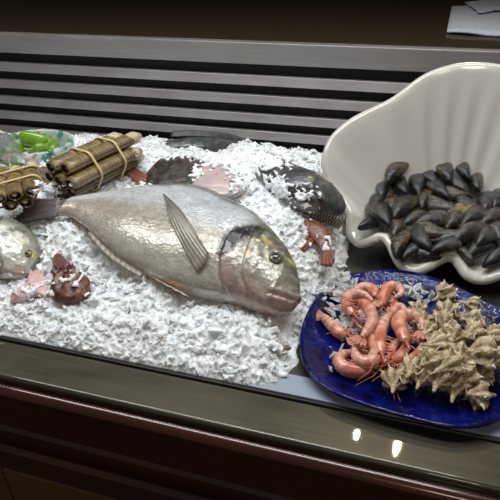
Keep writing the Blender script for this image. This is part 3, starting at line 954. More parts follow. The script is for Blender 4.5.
bundle(a, b, HEX, .0115,
    ['razor clam in the core of the long bundle, only its left end showing', 'razor clam on the near side of the long bundle, halfway up', 'razor clam on the far side of the long bundle, facing the grille',
     'upper near razor clam of the long bundle, under both bands', 'uppermost far razor clam of the long bundle, next to the peppers', 'lowest near razor clam of the long bundle, touching the ice', 'lowest far razor clam of the long bundle, only its left end showing'],
    'razor clams in the long bundle', .022, [(.33, .0), (.70, .0)], ['cream rubber band round the left half of the long razor clam bundle', 'cream rubber band near the pale feet of the long razor clam bundle'])
a = at(18, 204, .088); b = at(18, 166, .092)
a = at(17, 200, .106); b = at(19, 173, .112)
bundle(a, b, [(-1, .3), (0, .45), (1, .6), (-.5, -.6), (.5, -.5), (-1.6, -.55)], .0098,
    ['left of three upper razor clams in the bundle at the left edge', 'middle of three upper razor clams in the bundle at the left edge', 'right of three upper razor clams in the bundle at the left edge',
     'lower razor clam under the middle of the left edge bundle', 'lower right razor clam of the left edge bundle, above the bream tail', 'lowest razor clam at the very left of the left edge bundle'],
    'razor clams in the bundle at the left edge', .004, [(.30, .15), (.68, .15)], ['cream rubber band round the front ends of the left razor clam bundle', 'cream rubber band round the back of the left razor clam bundle'])

# ---------------------------------------------------------------- peppers in a printed bag
MP = Mat('printed_plastic', srgb(200, 214, 208), 0.25)
_v = MP.coord((1, 1, 1)); _n1 = MP.noise(_v, 38, 3); _n2 = MP.noise(MP.coord((1, 1, 1), (1, 2, 3)), 46, 3)
_c = MP.mix(srgb(206, 214, 210), srgb(70, 158, 134), MP.ramp(_n1, [(0.49, (0, 0, 0)), (0.53, (1, 1, 1))]))
_c = MP.mix(_c, srgb(205, 110, 140), MP.ramp(_n2, [(0.60, (0, 0, 0)), (0.64, (1, 1, 1))]))
MP.base(_c); MP.set('Transmission Weight', 0.25); MP.bump(MP.noise(_v, 120, 4), 0.5, 0.003); MP = MP.m
bc = at(40, 166, .062)
right = Vector((CY, SY, 0)); fwd = Vector((-SY, CY, 0))
tray = thing('printed_plastic_bag', 'rolled down plastic bag printed green and pink, holding green peppers', 'bag', Matrix.Translation(bc - Vector((0, 0, .012))))
m = MB(); rows = []
prof = [(.55, -.010), (.80, -.008), (.90, .002), (.97, .014), (1.02, .026), (1.05, .036), (1.03, .043), (.97, .045), (.93, .041), (.92, .030), (.88, .015), (.80, .002), (.50, -.005)]
NS = 72
for k_, z_ in prof:
    row = []
    for j in range(NS):
        a_ = 2 * math.pi * j / NS
        d = right * (math.cos(a_) * .060) + fwd * (math.sin(a_) * .054)
        cr_ = 1 + .035 * noise.noise(Vector((math.cos(a_) * 3, math.sin(a_) * 3, z_ * 60))) + .018 * noise.noise(Vector((math.cos(a_) * 11, math.sin(a_) * 11, z_ * 90)))
        row.append(bc + d * k_ * cr_ + Vector((0, 0, z_ + .005 * math.sin(a_) + .003 * noise.noise(Vector((math.cos(a_) * 4, math.sin(a_) * 4, 3)))) ))
    rows.append(row)
m.grid(rows, close_u=True); keep(m); m.f.append([j for j in range(NS)]); m.f.append([(len(prof) - 1) * NS + j for j in range(NS)][::-1])
m.build('bag_wall', MP, tray)
M_PEP = Mat('green_pepper', srgb(92, 140, 34), 0.25)
_n = M_PEP.noise(M_PEP.coord(), 35, 3); M_PEP.base(M_PEP.ramp(_n, [(.3, srgb(70, 118, 22)), (.7, srgb(132, 172, 54))])); M_PEP.set('Coat Weight', .4); M_PEP.bump(_n, .2, .002); M_PEP = M_PEP.m
M_STEM = Mat('pepper_stem', srgb(120, 150, 62), 0.5).m
def pepper(p0, p1, r, label):
    L = (p1 - p0).length; M = frame(p0, p1 - p0, Vector((0, 0, 1)).cross(p1 - p0))
    o = thing('green_pepper', label, 'pepper', M, 'green peppers in the bag')
    m = MB(); rows = []
    for i in range(19):
        q = i / 18; rr_ = r * interp(q, [0, .06, .2, .5, .8, .95, 1], [.25, .7, 1, .98, .8, .5, .08]); row = []
        for j in range(24):
            a_ = 2 * math.pi * j / 24; k_ = 1 + .09 * math.cos(3 * a_ + q)
            row.append(M @ Vector((q * L, math.cos(a_) * rr_ * k_ + .12 * L * (q - .5) ** 2, math.sin(a_) * rr_ * k_)))
        rows.append(row)
    m.grid(rows, close_u=True); m.f.append(list(range(24))[::-1]); m.f.append([18 * 24 + j for j in range(24)]); m.build('flesh', M_PEP, o)
    m = MB(); m.tube([M @ Vector((.002, .03 * L, 0)), M @ Vector((-.006, .04 * L, .001)), M @ Vector((-.013, .05 * L, .004))], [.005, .0026, .0028], 8); m.build('stem', M_STEM, o)
zc = .102
pepper(at(20, 137, zc + .012), at(47, 141, zc + .008), .0125, 'longest green pepper lying on top at the left of the bag')
pepper(at(33, 150, zc - .004), at(52, 146, zc - .003), .010, 'green pepper lying low at the front of the bag')
pepper(at(53, 151, zc - .002), at(56, 140, zc - .004), .0105, 'green pepper seen end on at the right of the bag')
pepper(at(44, 136, zc - .002), at(50, 148, zc - .006), .009, 'green pepper squeezed in the middle of the bag')
pepper(at(17, 148, zc - .004), at(33, 144, zc - .006), .009, 'green pepper half hidden at the left rim of the bag')
# clear bag with herbs at the far left
MCL = Mat('clear_plastic', (.9, .95, .93, 1), 0.12); MCL.set('Transmission Weight', .9); MCL.set('IOR', 1.15); MCL.bump(MCL.noise(MCL.coord(), 90, 4), .8, .004); MCL = MCL.m
cb = at(6, 177, .080)
t = thing('clear_plastic_bag', 'crumpled clear plastic bag of green herbs beside the peppers', 'bag', Matrix.Translation(cb - Vector((0, 0, .006))))
m = MB(); rows = []
for i in range(15):
    a_ = math.pi * (i + .02) / 14.04; row = []
    for j in range(36):
        b_ = 2 * math.pi * j / 36
        d = Vector((math.sin(a_) * math.cos(b_) * .026, math.sin(a_) * math.sin(b_) * .036, math.cos(a_) * .036 + .028))
        d *= 1 + .22 * noise.noise(d * 60) + .12 * noise.noise(d * 140)
        row.append(cb + d)
    rows.append(row)
m.grid(rows, close_u=True); m.build('film', MCL, t)
M_HERB = Mat('herb_leaf', srgb(88, 128, 44), .5).m
hb = thing('herb_sprig', 'green herb sprigs showing through the clear bag at the left edge', 'herbs', Matrix.Translation(cb))
for i in range(9):
    m = MB(); p = cb + Vector((R.uniform(-.012, .014), R.uniform(-.02, .012), R.uniform(.012, .04))); d = Vector((R.uniform(-1, 1), R.uniform(-1, .2), R.uniform(-.4, .8))).normalized(); s_ = d.cross(Vector((.3, -1, .4))).normalized()
    rows = [[p + d * (.022 * q) + s_ * (w * .006 * math.sin(math.pi * min(.97, q + .05))) + Vector((0, 0, -.006 * q * q - .0012 * abs(w))) for w in (-1, -.5, 0, .5, 1)] for q in [k_ / 7 for k_ in range(8)]]
    m.sheet(rows, .0006); m.build('leaf', M_HERB, hb)

# ---------------------------------------------------------------- shell dish
RIM = [(326, 165, .705), (328, 152, .715), (333, 139, .728), (342, 129, .738), (355, 119, .75), (372, 110, .765), (390, 101.5, .775), (404, 92, .782), (418, 81, .79), (434, 72, .797), (458, 65, .803), (484, 64, .805), (515, 70, .80), (545, 88, .78), (570, 115, .755), (583, 150, .725), (583, 190, .69),
       (574, 215, .67), (560, 234, .65), (546, 240, .64), (531, 251, .62), (514, 261, .605), (498, 269, .592), (483, 273.5, .588), (472, 270, .590), (465, 261, .60), (458, 253, .608), (448, 250, .610), (437, 254, .606), (426, 260.5, .600), (414, 265, .597), (405, 261, .600), (399, 252, .608), (394, 240, .622), (388, 232.5, .633), (379, 230.5, .638), (369, 235, .640), (359, 237, .645), (352.5, 231, .652), (352, 221, .662), (352.5, 211, .67), (346, 197, .685), (333, 181, .697)]
rim = smooth_loop([atY(*q) for q in RIM], 220)
SC = at(452, 238, .010)
M_SHELL = Mat('white_porcelain', srgb(204, 201, 193), 0.16, Coat_Weight=0.6, Coat_Roughness=0.05).m
def dish_point(j, s):
    r_ = rim[j]; d = r_ - SC
    hgt = max(d.z, .002)
    an = math.atan2(d.y, d.x)
    z = SC.z + d.z * (s ** 2.0 if hgt > .08 else s ** 2.4)
    rib = .0026 * math.cos(an * 17) * sstep(.12, .4, s) * sstep(1.0, .8, s) * sstep(.05, .14, hgt)
    hd = Vector((d.x, d.y, 0)).normalized()
    base = Vector((SC.x + d.x * s, SC.y + d.y * s, z))
    # lip curls outwards
    lip = sstep(.9, 1.0, s)
    return base + hd * (rib) + Vector((0, 0, -.004 * lip * lip))
dish = MB(); NSV = 34
inner = [[dish_point(j, (i + .3) / (NSV + .3)) for j in range(220)] for i in range(NSV + 1)]
rows = []
TH = .013
# normals by differences
def nrm_at(i, j):
    a_ = inner[min(i + 1, NSV)][j] - inner[max(i - 1, 0)][j]; b_ = inner[i][(j + 1) % 220] - inner[i][j - 1]
    q = b_.cross(a_); q.normalize(); return q if q.length > 0 else Vector((0, 0, 1))
NR = [[nrm_at(i, j) for j in range(220)] for i in range(NSV + 1)]
sgn = 1 if NR[2][10].z > 0 else -1
rows = [r_ for r_ in inner]
e_out = []
for st in range(1, 6):        # rounded rim
    a_ = math.pi * st / 6
    row = []
    for j in range(220):
        n_ = NR[NSV][j] * sgn; t_ = (inner[NSV][j] - inner[NSV - 1][j]).normalized()
        row.append(inner[NSV][j] - n_ * (TH / 2 * (1 - math.cos(a_))) + t_ * (TH / 2 * math.sin(a_)))
    rows.append(row)
for i in range(NSV, -1, -1):
    rows.append([inner[i][j] - NR[i][j] * sgn * lerp(TH * .7, TH, i / NSV) for j in range(220)])
lowest = min(p.z for r_ in rows for p in r_)
dz = Vector((0, 0, .0006 - min(0, lowest) if lowest < .0005 else 0))
dish.grid([[p + dz for p in r_] for r_ in rows], close_u=True)
dish.f.append([j for j in range(220)]); dish.f.append([(len(rows) - 1) * 220 + j for j in range(220)][::-1])
tsh = thing('shell_dish', 'large white porcelain scallop shell dish heaped with black mussels', 'dish', Matrix.Translation((SC.x, SC.y, 0)))
dish.build('bowl', M_SHELL, tsh)
DISH_BVH = BVHTree.FromPolygons([tuple(p) for p in dish.v], dish.f)
# small round foot under the dish
m = MB(); m.tube([(SC.x, SC.y, 0.0003), (SC.x, SC.y, .0035)], [.05, .047], 40); m.build('foot_ring', M_SHELL, tsh)

# ---------------------------------------------------------------- mussels
MM = Mat('mussel_shell', rough=0.2); _r = MM.rnd(); _v = MM.coord()
_rad = MM.noise(MM.coord((5, 2, 2), (0, 0, .5)), 2.2, 6, .7); _p = MM.noise(_v, 3.2, 5)
_c = MM.ramp(_rad, [(.3, srgb(10, 11, 14)), (.6, srgb(27, 27, 30)), (.8, srgb(46, 43, 39))])
_msk = MM.math('GREATER_THAN', MM.math('ADD', _p, MM.math('MULTIPLY', _r, .28)), .74)
_msk2 = MM.ramp(MM.math('ADD', _p, MM.math('MULTIPLY', _r, .26)), [(.66, (0, 0, 0)), (.84, (1, 1, 1))])
_c = MM.mix(_c, srgb(82, 64, 36), _msk2)
_c = MM.mix(_c, srgb(170, 160, 140), MM.ramp(MM.noise(_v, 11, 5), [(.66, (0, 0, 0)), (.72, (1, 1, 1))]))
MM.base(_c); MM.bump(_rad, .22, .03); MM.set('Coat Weight', .3); MM.set('Coat Roughness', .15); MM = MM.m
def mussel_valve(sg, L=1.0):
    """unit length, beak at x=-.5; z side = sg"""
    m = MB(); rows = []
    N, K = 22, 12
    for i in range(N + 1):
        q = i / N; x = -.5 + q
        hw = .5 * interp(q, [0, .03, .12, .3, .55, .75, .9, .97, 1], [.03, .11, .22, .37, .49, .50, .40, .23, .02])
        yc = .06 * math.sin(q * math.pi) - .03
        hz_ = .36 * interp(q, [0, .05, .2, .4, .65, .85, 1], [.06, .28, .5, .52, .42, .22, .02])
        row = []
        for j in range(K + 1):
            t_ = math.pi * j / K
            row.append(Vector((x, yc - math.cos(t_) * hw * .92, sg * (.006 + math.sin(t_) ** .8 * hz_))))
        rows.append(row)
    m.grid(rows); o = len(m.v)
    # closing floor so that the valve is a solid
    fl_ = []
    for i in range(N):
        fl_.append([i * (K + 1), (i + 1) * (K + 1), (i + 1) * (K + 1) + K, i * (K + 1) + K])
    m.f += fl_
    return m
SIZE = .053
def pile_z(p): return max(.034 + .30 * (p.y - .60), .030)
MUS = []  # px, py, angle in the picture (deg, beak to blunt end), length factor, lift
for a_ in [(395, 172, 35, 1.1, 6), (383, 190, 70, .85, 4), (376, 203, 68, .8, 5), (401, 186, 120, 1.0, 6), (418, 185, 95, 1.05, 6), (431, 178, 130, .95, 4), (438, 189, 140, 1.15, 9), (446, 172, 120, 1.0, 3), (456, 183, 145, 1.15, 8), (464, 170, 125, .85, 4),
           (476, 181, 95, 1.0, 7), (486, 203, 80, .95, 8), (498, 200, 60, 1.0, 5), (392, 203, 80, .7, 3), (403, 208, 38, 1.25, 8), (424, 200, 60, .9, 7), (440, 207, 165, 1.2, 6), (456, 194, 170, .9, 4), (459, 211, 10, .85, 9), (470, 205, 160, .8, 4),
           (455, 221, 35, .95, 8), (474, 217, 25, 1.1, 7), (493, 219, 20, 1.1, 5), (382, 215, 125, 1.2, 8), (369, 224, 15, .75, 3), (372, 212, 100, .8, 3), (398, 228, 55, 1.0, 6), (415, 221, 15, 1.0, 5), (432, 221, 5, 1.1, 7), (400, 244, 55, .95, 4), (420, 238, 130, 1.15, 8),
           (432, 232, 160, 1.15, 6), (447, 237, 175, 1.1, 7), (467, 236, 20, 1.25, 8), (487, 238, 30, 1.15, 6), (462, 227, 150, .9, 3), (477, 250, 30, .95, 4), (466, 254, 135, .8, 2), (413, 251, 25, .85, 2), (425, 253, 160, .85, 2), (409, 233, 100, .8, 3), (484, 228, 150, .85, 3), (497, 232, 120, .9, 5),
           (445, 247, 10, .8, 2), (388, 222, 140, .8, 2), (505, 214, 140, 1.0, 4), (512, 228, 30, 1.0, 4), (506, 246, 60, 1.0, 3), (518, 210, 80, 1.0, 2), (498, 258, 20, .9, 1)]:
    MUS.append(a_)
mlist = []
def ordn(i): return ['first', 'second', 'third', 'fourth', 'fifth', 'sixth', 'seventh', 'eighth', 'ninth', 'tenth', 'eleventh', 'twelfth', 'thirteenth', 'fourteenth'][i]
def rows_of(items, nrow, edges):
    """item index -> (row number, rank from the left, count)"""
    lab = {}
    for r_ in range(nrow):
        idx = [i for i, it in enumerate(items) if edges[r_] <= it[1] < edges[r_ + 1]]
        idx.sort(key=lambda i: items[i][0])
        for k_, i in enumerate(idx): lab[i] = (r_, k_, len(idx))
    return lab
ml = rows_of(MUS, 5, [0, 187, 206, 222, 238, 999])
RN = ['top row', 'second row', 'middle row', 'fourth row', 'bottom row']
def tone(deg):
    d = deg % 180
    return 'lying flat' if d < 22 or d > 158 else ('standing upright' if 68 <= d <= 112 else ('tilted up to the right' if d < 68 else 'tilted up to the left'))
proto = None
for i, (px, py, ang, sz, lift) in enumerate(MUS):
    z = .05
    for _ in range(25): z = lerp(z, pile_z(at(px, py, z)) + lift * .001 - .004, .5)
    p = at(px, py, z)
    # keep above the dish
    hit = DISH_BVH.ray_cast(Vector((p.x, p.y, .5)), Vector((0, 0, -1)))
    for _ in range(12):
        hit = DISH_BVH.ray_cast(Vector((p.x, p.y, .5)), Vector((0, 0, -1)))
        if hit[0] is not None and p.z < hit[0].z + .011:
            z += .0025; p = at(px, py, z)
        else: break
    tl_ = math.radians(-ang)
    q2 = at(px + math.cos(tl_) * 10, py + math.sin(tl_) * 10, z)
    ax = (q2 - p).normalized()
    view = (EYE - p).normalized()
    upv = (Vector((0, -.35, 1)).normalized() * .7 + view * .5 + Vector((R.uniform(-.4, .4), R.uniform(-.4, .4), 0))).normalized()
    ax = (ax - upv * ax.dot(upv) * .6).normalized()
    Mx = frame(p, ax, upv.cross(ax)) @ Matrix.Diagonal((SIZE * sz,) * 3 + (1,))
    r_, k_, n_ = ml[i]
    side = 'from the left' if k_ < (n_ + 1) // 2 else 'from the right'
    kk = k_ if k_ < (n_ + 1) // 2 else n_ - 1 - k_
    lab = 'black mussel %s, %s %s, %s of heap' % (tone(ang), ordn(kk), side, RN[r_])
    if (px, py) == (459, 211): lab = 'mussel with a pale cream patch in the middle of the shell dish'
    if proto is None:
        proto = thing('mussel', lab, 'mussel', Mx, 'black mussels heaped in the shell dish')
        for sg in (1, -1): mussel_valve(sg).build('valve', MM, proto, world=False)
        o = proto
    else:
        o = copy_tree(proto, Mx); o['label'] = lab
    if (px, py) == (459, 211):
        MC = Mat('pale_mussel', rough=.35); _n = MC.noise(MC.coord(), 1.6, 4); MC.base(MC.ramp(_n, [(.4, srgb(70, 58, 34)), (.5, srgb(150, 138, 104)), (.62, srgb(200, 192, 165))])); 
        for ch in o.children:
            ch.data = ch.data.copy(); ch.data.materials[0] = MC.m

# ---------------------------------------------------------------- blue plate
ZP = .016
PLT = [(300, 346), (301, 330), (306, 314), (316, 297), (330, 282), (346, 274), (366, 270.5), (390, 269), (415, 271.5), (440, 279), (466, 290), (492, 303), (515, 318), (532, 340), (537, 365), (531, 389), (516, 408), (496, 421), (472, 426), (446, 425), (415, 418), (385, 410), (352, 399), (327, 388), (311, 374), (303, 361)]
prim = smooth_loop([at(x, y, ZP + (.004 if x < 325 and y < 320 else 0)) for x, y in PLT], 160)
PC = sum(prim, Vector()) / 160; PC.z = 0
MG = Mat('cobalt_glass', (.006, .018, .30, 1), 0.07)
MG.set('Transmission Weight', .45); MG.set('IOR', 1.5)
_v = MG.coord(); MG.base(MG.ramp(MG.noise(_v, 55, 4), [(.35, (.0005, .001, .03)), (.65, (.004, .014, .26))]))
MG.bump(MG.noise(_v, 90, 3), .35, .003); MG = MG.m
def plate_row(k_, z_):
    return [Vector((PC.x + (p.x - PC.x) * k_, PC.y + (p.y - PC.y) * k_, z_ * (p.z / ZP if k_ > .9 else 1))) for p in prim]
pl = MB()
prof = [(.02, .0052), (.3, .0052), (.6, .0054), (.74, .0058), (.82, .0075), (.90, .0115), (.96, .0145), (.99, .0158), (1.0, .0150), (1.0, .0128), (.985, .0118), (.95, .0100), (.90, .0072), (.83, .0036), (.76, .0028), (.6, .0028), (.3, .0028), (.02, .0028)]
pl.grid([plate_row(*q) for q in prof], close_u=True); pl.f.append(list(range(160))[::1]); pl.f.append([(len(prof) - 1) * 160 + j for j in range(160)])
tp = thing('glass_plate', 'cobalt blue glass plate with shrimps and spiny snails on it', 'plate', Matrix.Translation(PC + Vector((0, 0, .0028))))
pl.build('dish', MG, tp)
PL_BVH = BVHTree.FromPolygons([tuple(p) for p in pl.v], pl.f)

# ---------------------------------------------------------------- shrimps
OR1, OR2, WH = (.58, .15, .085), (.80, .38, .26), (.90, .70, .60)
def shrimp(pxs, z0, label, rad=.0071, leg_side=1, lift=None):
    n = 46
    zs = lift or [0] * len(pxs)
    path = smooth_path([at(x, y, z0 + dz_) for (x, y), dz_ in zip(pxs, zs)], n)
    c = sum(path, Vector()) / n
    M = Matrix.Translation((c.x, c.y, max(.006, z0 - rad)))
    o = thing('shrimp', label, 'shrimp', M, 'cooked shrimps on the blue plate')
    up = Vector((0, -.25, 1)).normalized()
    # abdomen + carapace as one body, head at the start of the path
    m = MB(); rows = []; cols = []
    rad_l = []
    for i in range(n):
        q = i / (n - 1)
        r = rad * interp(q, [0, .05, .15, .32, .38, .6, .8, .93, 1], [.25, .55, .95, 1.05, 1.02, .92, .70, .45, .30])
        seg = 0
        if q > .36:
            f_ = ((q - .36) / .64 * 6) % 1.0; r *= 1.06 - .14 * f_; seg = f_
        rad_l.append(r)
        t_ = (path[min(i + 1, n - 1)] - path[max(i - 1, 0)]).normalized(); b_ = t_.cross(up).normalized(); c_ = b_.cross(t_)
        row = []; cr = []
        for j in range(18):
            a_ = 2 * math.pi * j / 18
            row.append(path[i] + (b_ * math.cos(a_) * .92 + c_ * math.sin(a_)) * r)
            col = mixc(OR1, OR2, .5 + 1.1 * noise.noise(row[-1] * 130)); col = mixc(col, WH, .55 * seg if q > .36 else .25 * (math.sin(a_) < 0)); col = mixc(col, WH, .6 * sstep(.2, -.9, math.sin(a_)))
            cr.append(col)
        rows.append(row); cols.append(cr)
    m.grid(rows, close_u=True, cols=cols); m.f.append(list(range(18))[::-1]); m.f.append([(n - 1) * 18 + j for j in range(18)])
    m.build('body', M_SHRIMP, o)
    td = (path[-1] - path[-4]).normalized(); bd_ = td.cross(up).normalized()
    m = MB()
    for s_ in (-1, -.5, 0, .5, 1):
        d = (td + bd_ * s_ * .75).normalized(); p = path[-1] - td * .002; w = d.cross(up).normalized()
        rows = [[p + d * (rad * 2.0 * q) + w * (x * rad * .45 * math.sin(math.pi * min(.95, q * .9 + .1))) - up * (.001 + .0006 * abs(s_)) for x in (-1, 0, 1)] for q in [k_ / 5 for k_ in range(6)]]
        m.sheet(rows, .0008, [[mixc(OR1, WH, .2)] * 3] * 6)
    m.build('tail_fan', M_SHRIMP, o)
    hd_ = (path[0] - path[4]).normalized(); hb_ = hd_.cross(up).normalized()
    m = MB(); m.tube([path[2] + up * rad * .5, path[0] + hd_ * rad * .8 + up * rad * .5, path[0] + hd_ * rad * 1.9 + up * rad * .9], [rad * .3, rad * .16, rad * .03], 6, col=OR1); m.build('rostrum', M_SHRIMP, o)
    for s_ in (-1, 1):
        m = MB(); m.ball(path[1] + hb_ * s_ * rad * .55 + up * rad * .35 + hd_ * rad * .1, rad * .24, 10, 8); m.build('eye', M_PUPIL, o)
        m = MB(); d = (hd_ + hb_ * s_ * .5).normalized(); pts_ = [path[0] + hb_ * s_ * rad * .2]
        for k_ in range(5):
            d = (d + Vector((R.uniform(-.35, .35), R.uniform(-.35, .35), R.uniform(-.15, .1)))).normalized(); pts_.append(pts_[-1] + d * .008)
        for p in pts_: p.z = max(p.z, .0085)
        m.tube(smooth_path(pts_, 16), [lerp(.0007, .0003, k_ / 15) for k_ in range(16)], 5, col=OR1); m.build('antenna', M_SHRIMP, o)
    for k_ in range(5):
        m = MB(); i = 7 + k_ * 3; t_ = (path[i + 1] - path[i - 1]).normalized(); b_ = t_.cross(up).normalized() * leg_side
        p = path[i] + b_ * rad_l[i] * .6 - up * rad * .4
        a_ = p + b_ * .007 + hd_ * .003 * R.uniform(0, 1) - up * .001; b2 = a_ + b_ * .004 + t_ * R.uniform(-.008, .008) - up * .003
        for v_ in (a_, b2): v_.z = max(v_.z, .0075)
        m.tube(smooth_path([p, a_, b2], 8), [lerp(.0011, .0004, q / 7) for q in range(8)], 6, col=mixc(OR1, WH, .3)); m.build('leg', M_SHRIMP, o)
    return o
def zz(x, y): return 310 + x / 4.167, 265 + y / 4.167
def S(zpts, z0, label, **kw): return shrimp([zz(*q) for q in zpts], z0, label, **kw)
S([(300, 175), (308, 130), (330, 92), (365, 92), (380, 118), (352, 138)], .020, 'tightly curled shrimp at the top of the pile, nearest the white shell', lift=[0, .002, .004, .004, .003, 0])
S([(280, 140), (262, 105), (228, 92), (195, 104), (185, 128)], .018, 'shrimp curled behind the topmost two, at the back of the pile')
S([(185, 215), (160, 180), (152, 142), (185, 118), (228, 126), (262, 150)], .026, 'upper left shrimp arched over its neighbours')
S([(190, 160), (225, 165), (252, 190), (258, 235), (235, 275), (215, 300)], .034, 'shrimp lying lengthwise on top in the middle of the pile')
S([(215, 275), (255, 315), (278, 360), (258, 400), (215, 400), (188, 370), (188, 330)], .024, 'large shrimp curled to a ring near the front', rad=.0078)
S([(265, 432), (205, 442), (145, 430), (120, 400), (140, 372), (190, 362)], .014, 'curled shrimp at the very front, lowest in the pile', rad=.0078)
S([(160, 300), (120, 280), (88, 250), (60, 222), (48, 215)], .014, 'single shrimp lying apart on ice left of the pile', rad=.0072)
S([(300, 380), (290, 320), (298, 265), (318, 225), (340, 200)], .028, 'straight shrimp lying upright in the centre, feelers down')
S([(325, 235), (345, 195), (370, 175), (392, 192), (385, 215)], .022, 'small pale shrimp tucked behind the centre', rad=.0062)
S([(400, 330), (385, 285), (368, 240), (390, 212), (435, 212), (465, 240), (470, 275)], .034, 'shrimp hooked over the right side, touching the snails', rad=.0078)
S([(390, 415), (430, 395), (468, 365), (470, 330), (440, 310)], .022, 'lower right shrimp bent beneath the snails')
S([(300, 425), (322, 380), (345, 345), (370, 320), (385, 300)], .018, 'thin shrimp leaning to the right between centre and snails', rad=.0062)
S([(345, 405), (370, 385), (398, 345), (400, 300)], .026, 'short shrimp lying beside the thin one, next to the snails', rad=.0056)

# ---------------------------------------------------------------- spiny sea snails
def murex_meshes(seed):
    """unit length about 1 along x: spire at -.5, canal tip at +.75"""
    rg = random.Random(seed)
    prof = [(-.52, .02), (-.48, .07), (-.44, .10), (-.42, .095), (-.37, .165), (-.33, .20), (-.31, .19), (-.26, .29), (-.20, .375), (-.12, .42), (-.02, .43), (.08, .37), (.18, .25), (.28, .14), (.38, .09), (.50, .065), (.60, .055), (.66, .03)]
    m = MB(); rows = []; cols = []
    K = 40
    for (x, r) in prof:
        row = []; cr = []
        for j in range(K):
            a = 2 * math.pi * j / K
            sp = (a / (2 * math.pi))
            xx = x + (.05 * (sp - .5) if x < .2 else 0)
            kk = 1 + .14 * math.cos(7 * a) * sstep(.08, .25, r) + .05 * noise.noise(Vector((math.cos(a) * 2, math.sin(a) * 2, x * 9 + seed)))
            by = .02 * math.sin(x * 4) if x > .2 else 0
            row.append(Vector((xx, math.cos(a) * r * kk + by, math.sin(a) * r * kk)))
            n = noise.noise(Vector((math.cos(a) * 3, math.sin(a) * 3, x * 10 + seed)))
            c = mixc((.40, .28, .13), (.80, .65, .42), .5 + 1.4 * n); c = mixc(c, (.17, .10, .035), .85 * sstep(0.3, 1, math.cos(7 * a + math.pi)) * sstep(.1, .3, r))  # mottled shell; grooves between ribs darkened in the colour as shade
            cr.append(c)
        rows.append(row); cols.append(cr)
    m.grid(rows, close_u=True, cols=cols); m.f.append(list(range(K))[::-1]); m.f.append([(len(prof) - 1) * K + j for j in range(K)])
    s = MB()
    for (x, r, nn_, ln) in ((-.16, .39, 7, .22), (.05, .38, 7, .13), (.24, .17, 5, .07), (-.34, .18, 6, .07)):
        for k_ in range(nn_):
            a = 2 * math.pi * (k_ + rg.uniform(-.12, .12)) / nn_; l_ = ln * rg.uniform(.7, 1.2)
            d = Vector((rg.uniform(-.35, .1), math.cos(a), math.sin(a))).normalized(); p = Vector((x, math.cos(a) * r * .88, math.sin(a) * r * .88))
            s.tube([p, p + d * l_ * .55, p + d * l_ + Vector((-.03, 0, 0))], [.055 * ln / .17, .028 * ln / .17, .005], 7, col=(.92, .82, .62))  # spines coloured paler to stand in for highlights
    ap = MB()
    rows = []; cols = []
    for i in range(6):
        k_ = [1.12, 1.0, .8, .55, .3, .05][i]; dz_ = [.0, .035, .015, -.03, -.06, -.07][i]; row = []
        for j in range(24):
            a = 2 * math.pi * j / 24
            row.append(Vector((.06 + math.cos(a) * .23 * k_, .09 + math.sin(a) * .15 * k_, .345 + dz_)))
        rows.append(row); cols.append([mixc((.68, .60, .44), (.16, .09, .04), i / 5)] * 24)
    ap.grid(rows, close_u=True, cols=cols); ap.f.append([5 * 24 + j for j in range(24)]); 
    return m, s, ap
protos = []
def zs(x, y): return 390 + x / 3.571, 270 + y / 3.571
SN = [(195, 85, 200, 1.0, 22, 0), (100, 140, 60, .85, 20, 0), (292, 125, 170, .8, 20, 0), (204, 150, 250, 1.0, 28, 0), (180, 188, 300, 1.0, 26, 0), (290, 185, 160, 1.0, 26, 0), (140, 220, 40, .9, 24, 0), (225, 228, 75, 1.0, 34, 1), (300, 232, 190, 1.0, 30, 0), (368, 236, 180, .9, 18, 0),
      (168, 268, 190, 1.0, 36, 0), (330, 300, 170, 1.35, 32, 1), (240, 295, 100, .9, 38, 0), (152, 318, 20, .95, 34, 0), (78, 355, 240, .95, 20, 1), (205, 340, 210, 1.0, 34, 0), (270, 335, 30, .9, 30, 0), (265, 378, 220, 1.0, 24, 0), (172, 385, 250, 1.05, 22, 0), (232, 412, 260, 1.0, 16, 0), (320, 445, 10, 1.0, 12, 2), (15, 395, 260, .95, 14, 0), (385, 322, 200, 1.0, 22, 0), (115, 178, 90, .8, 26, 0), (110, 380, 250, .9, 18, 0), (335, 365, 40, .85, 16, 0)]
sl = rows_of(SN, 5, [0, 160, 240, 310, 372, 999])
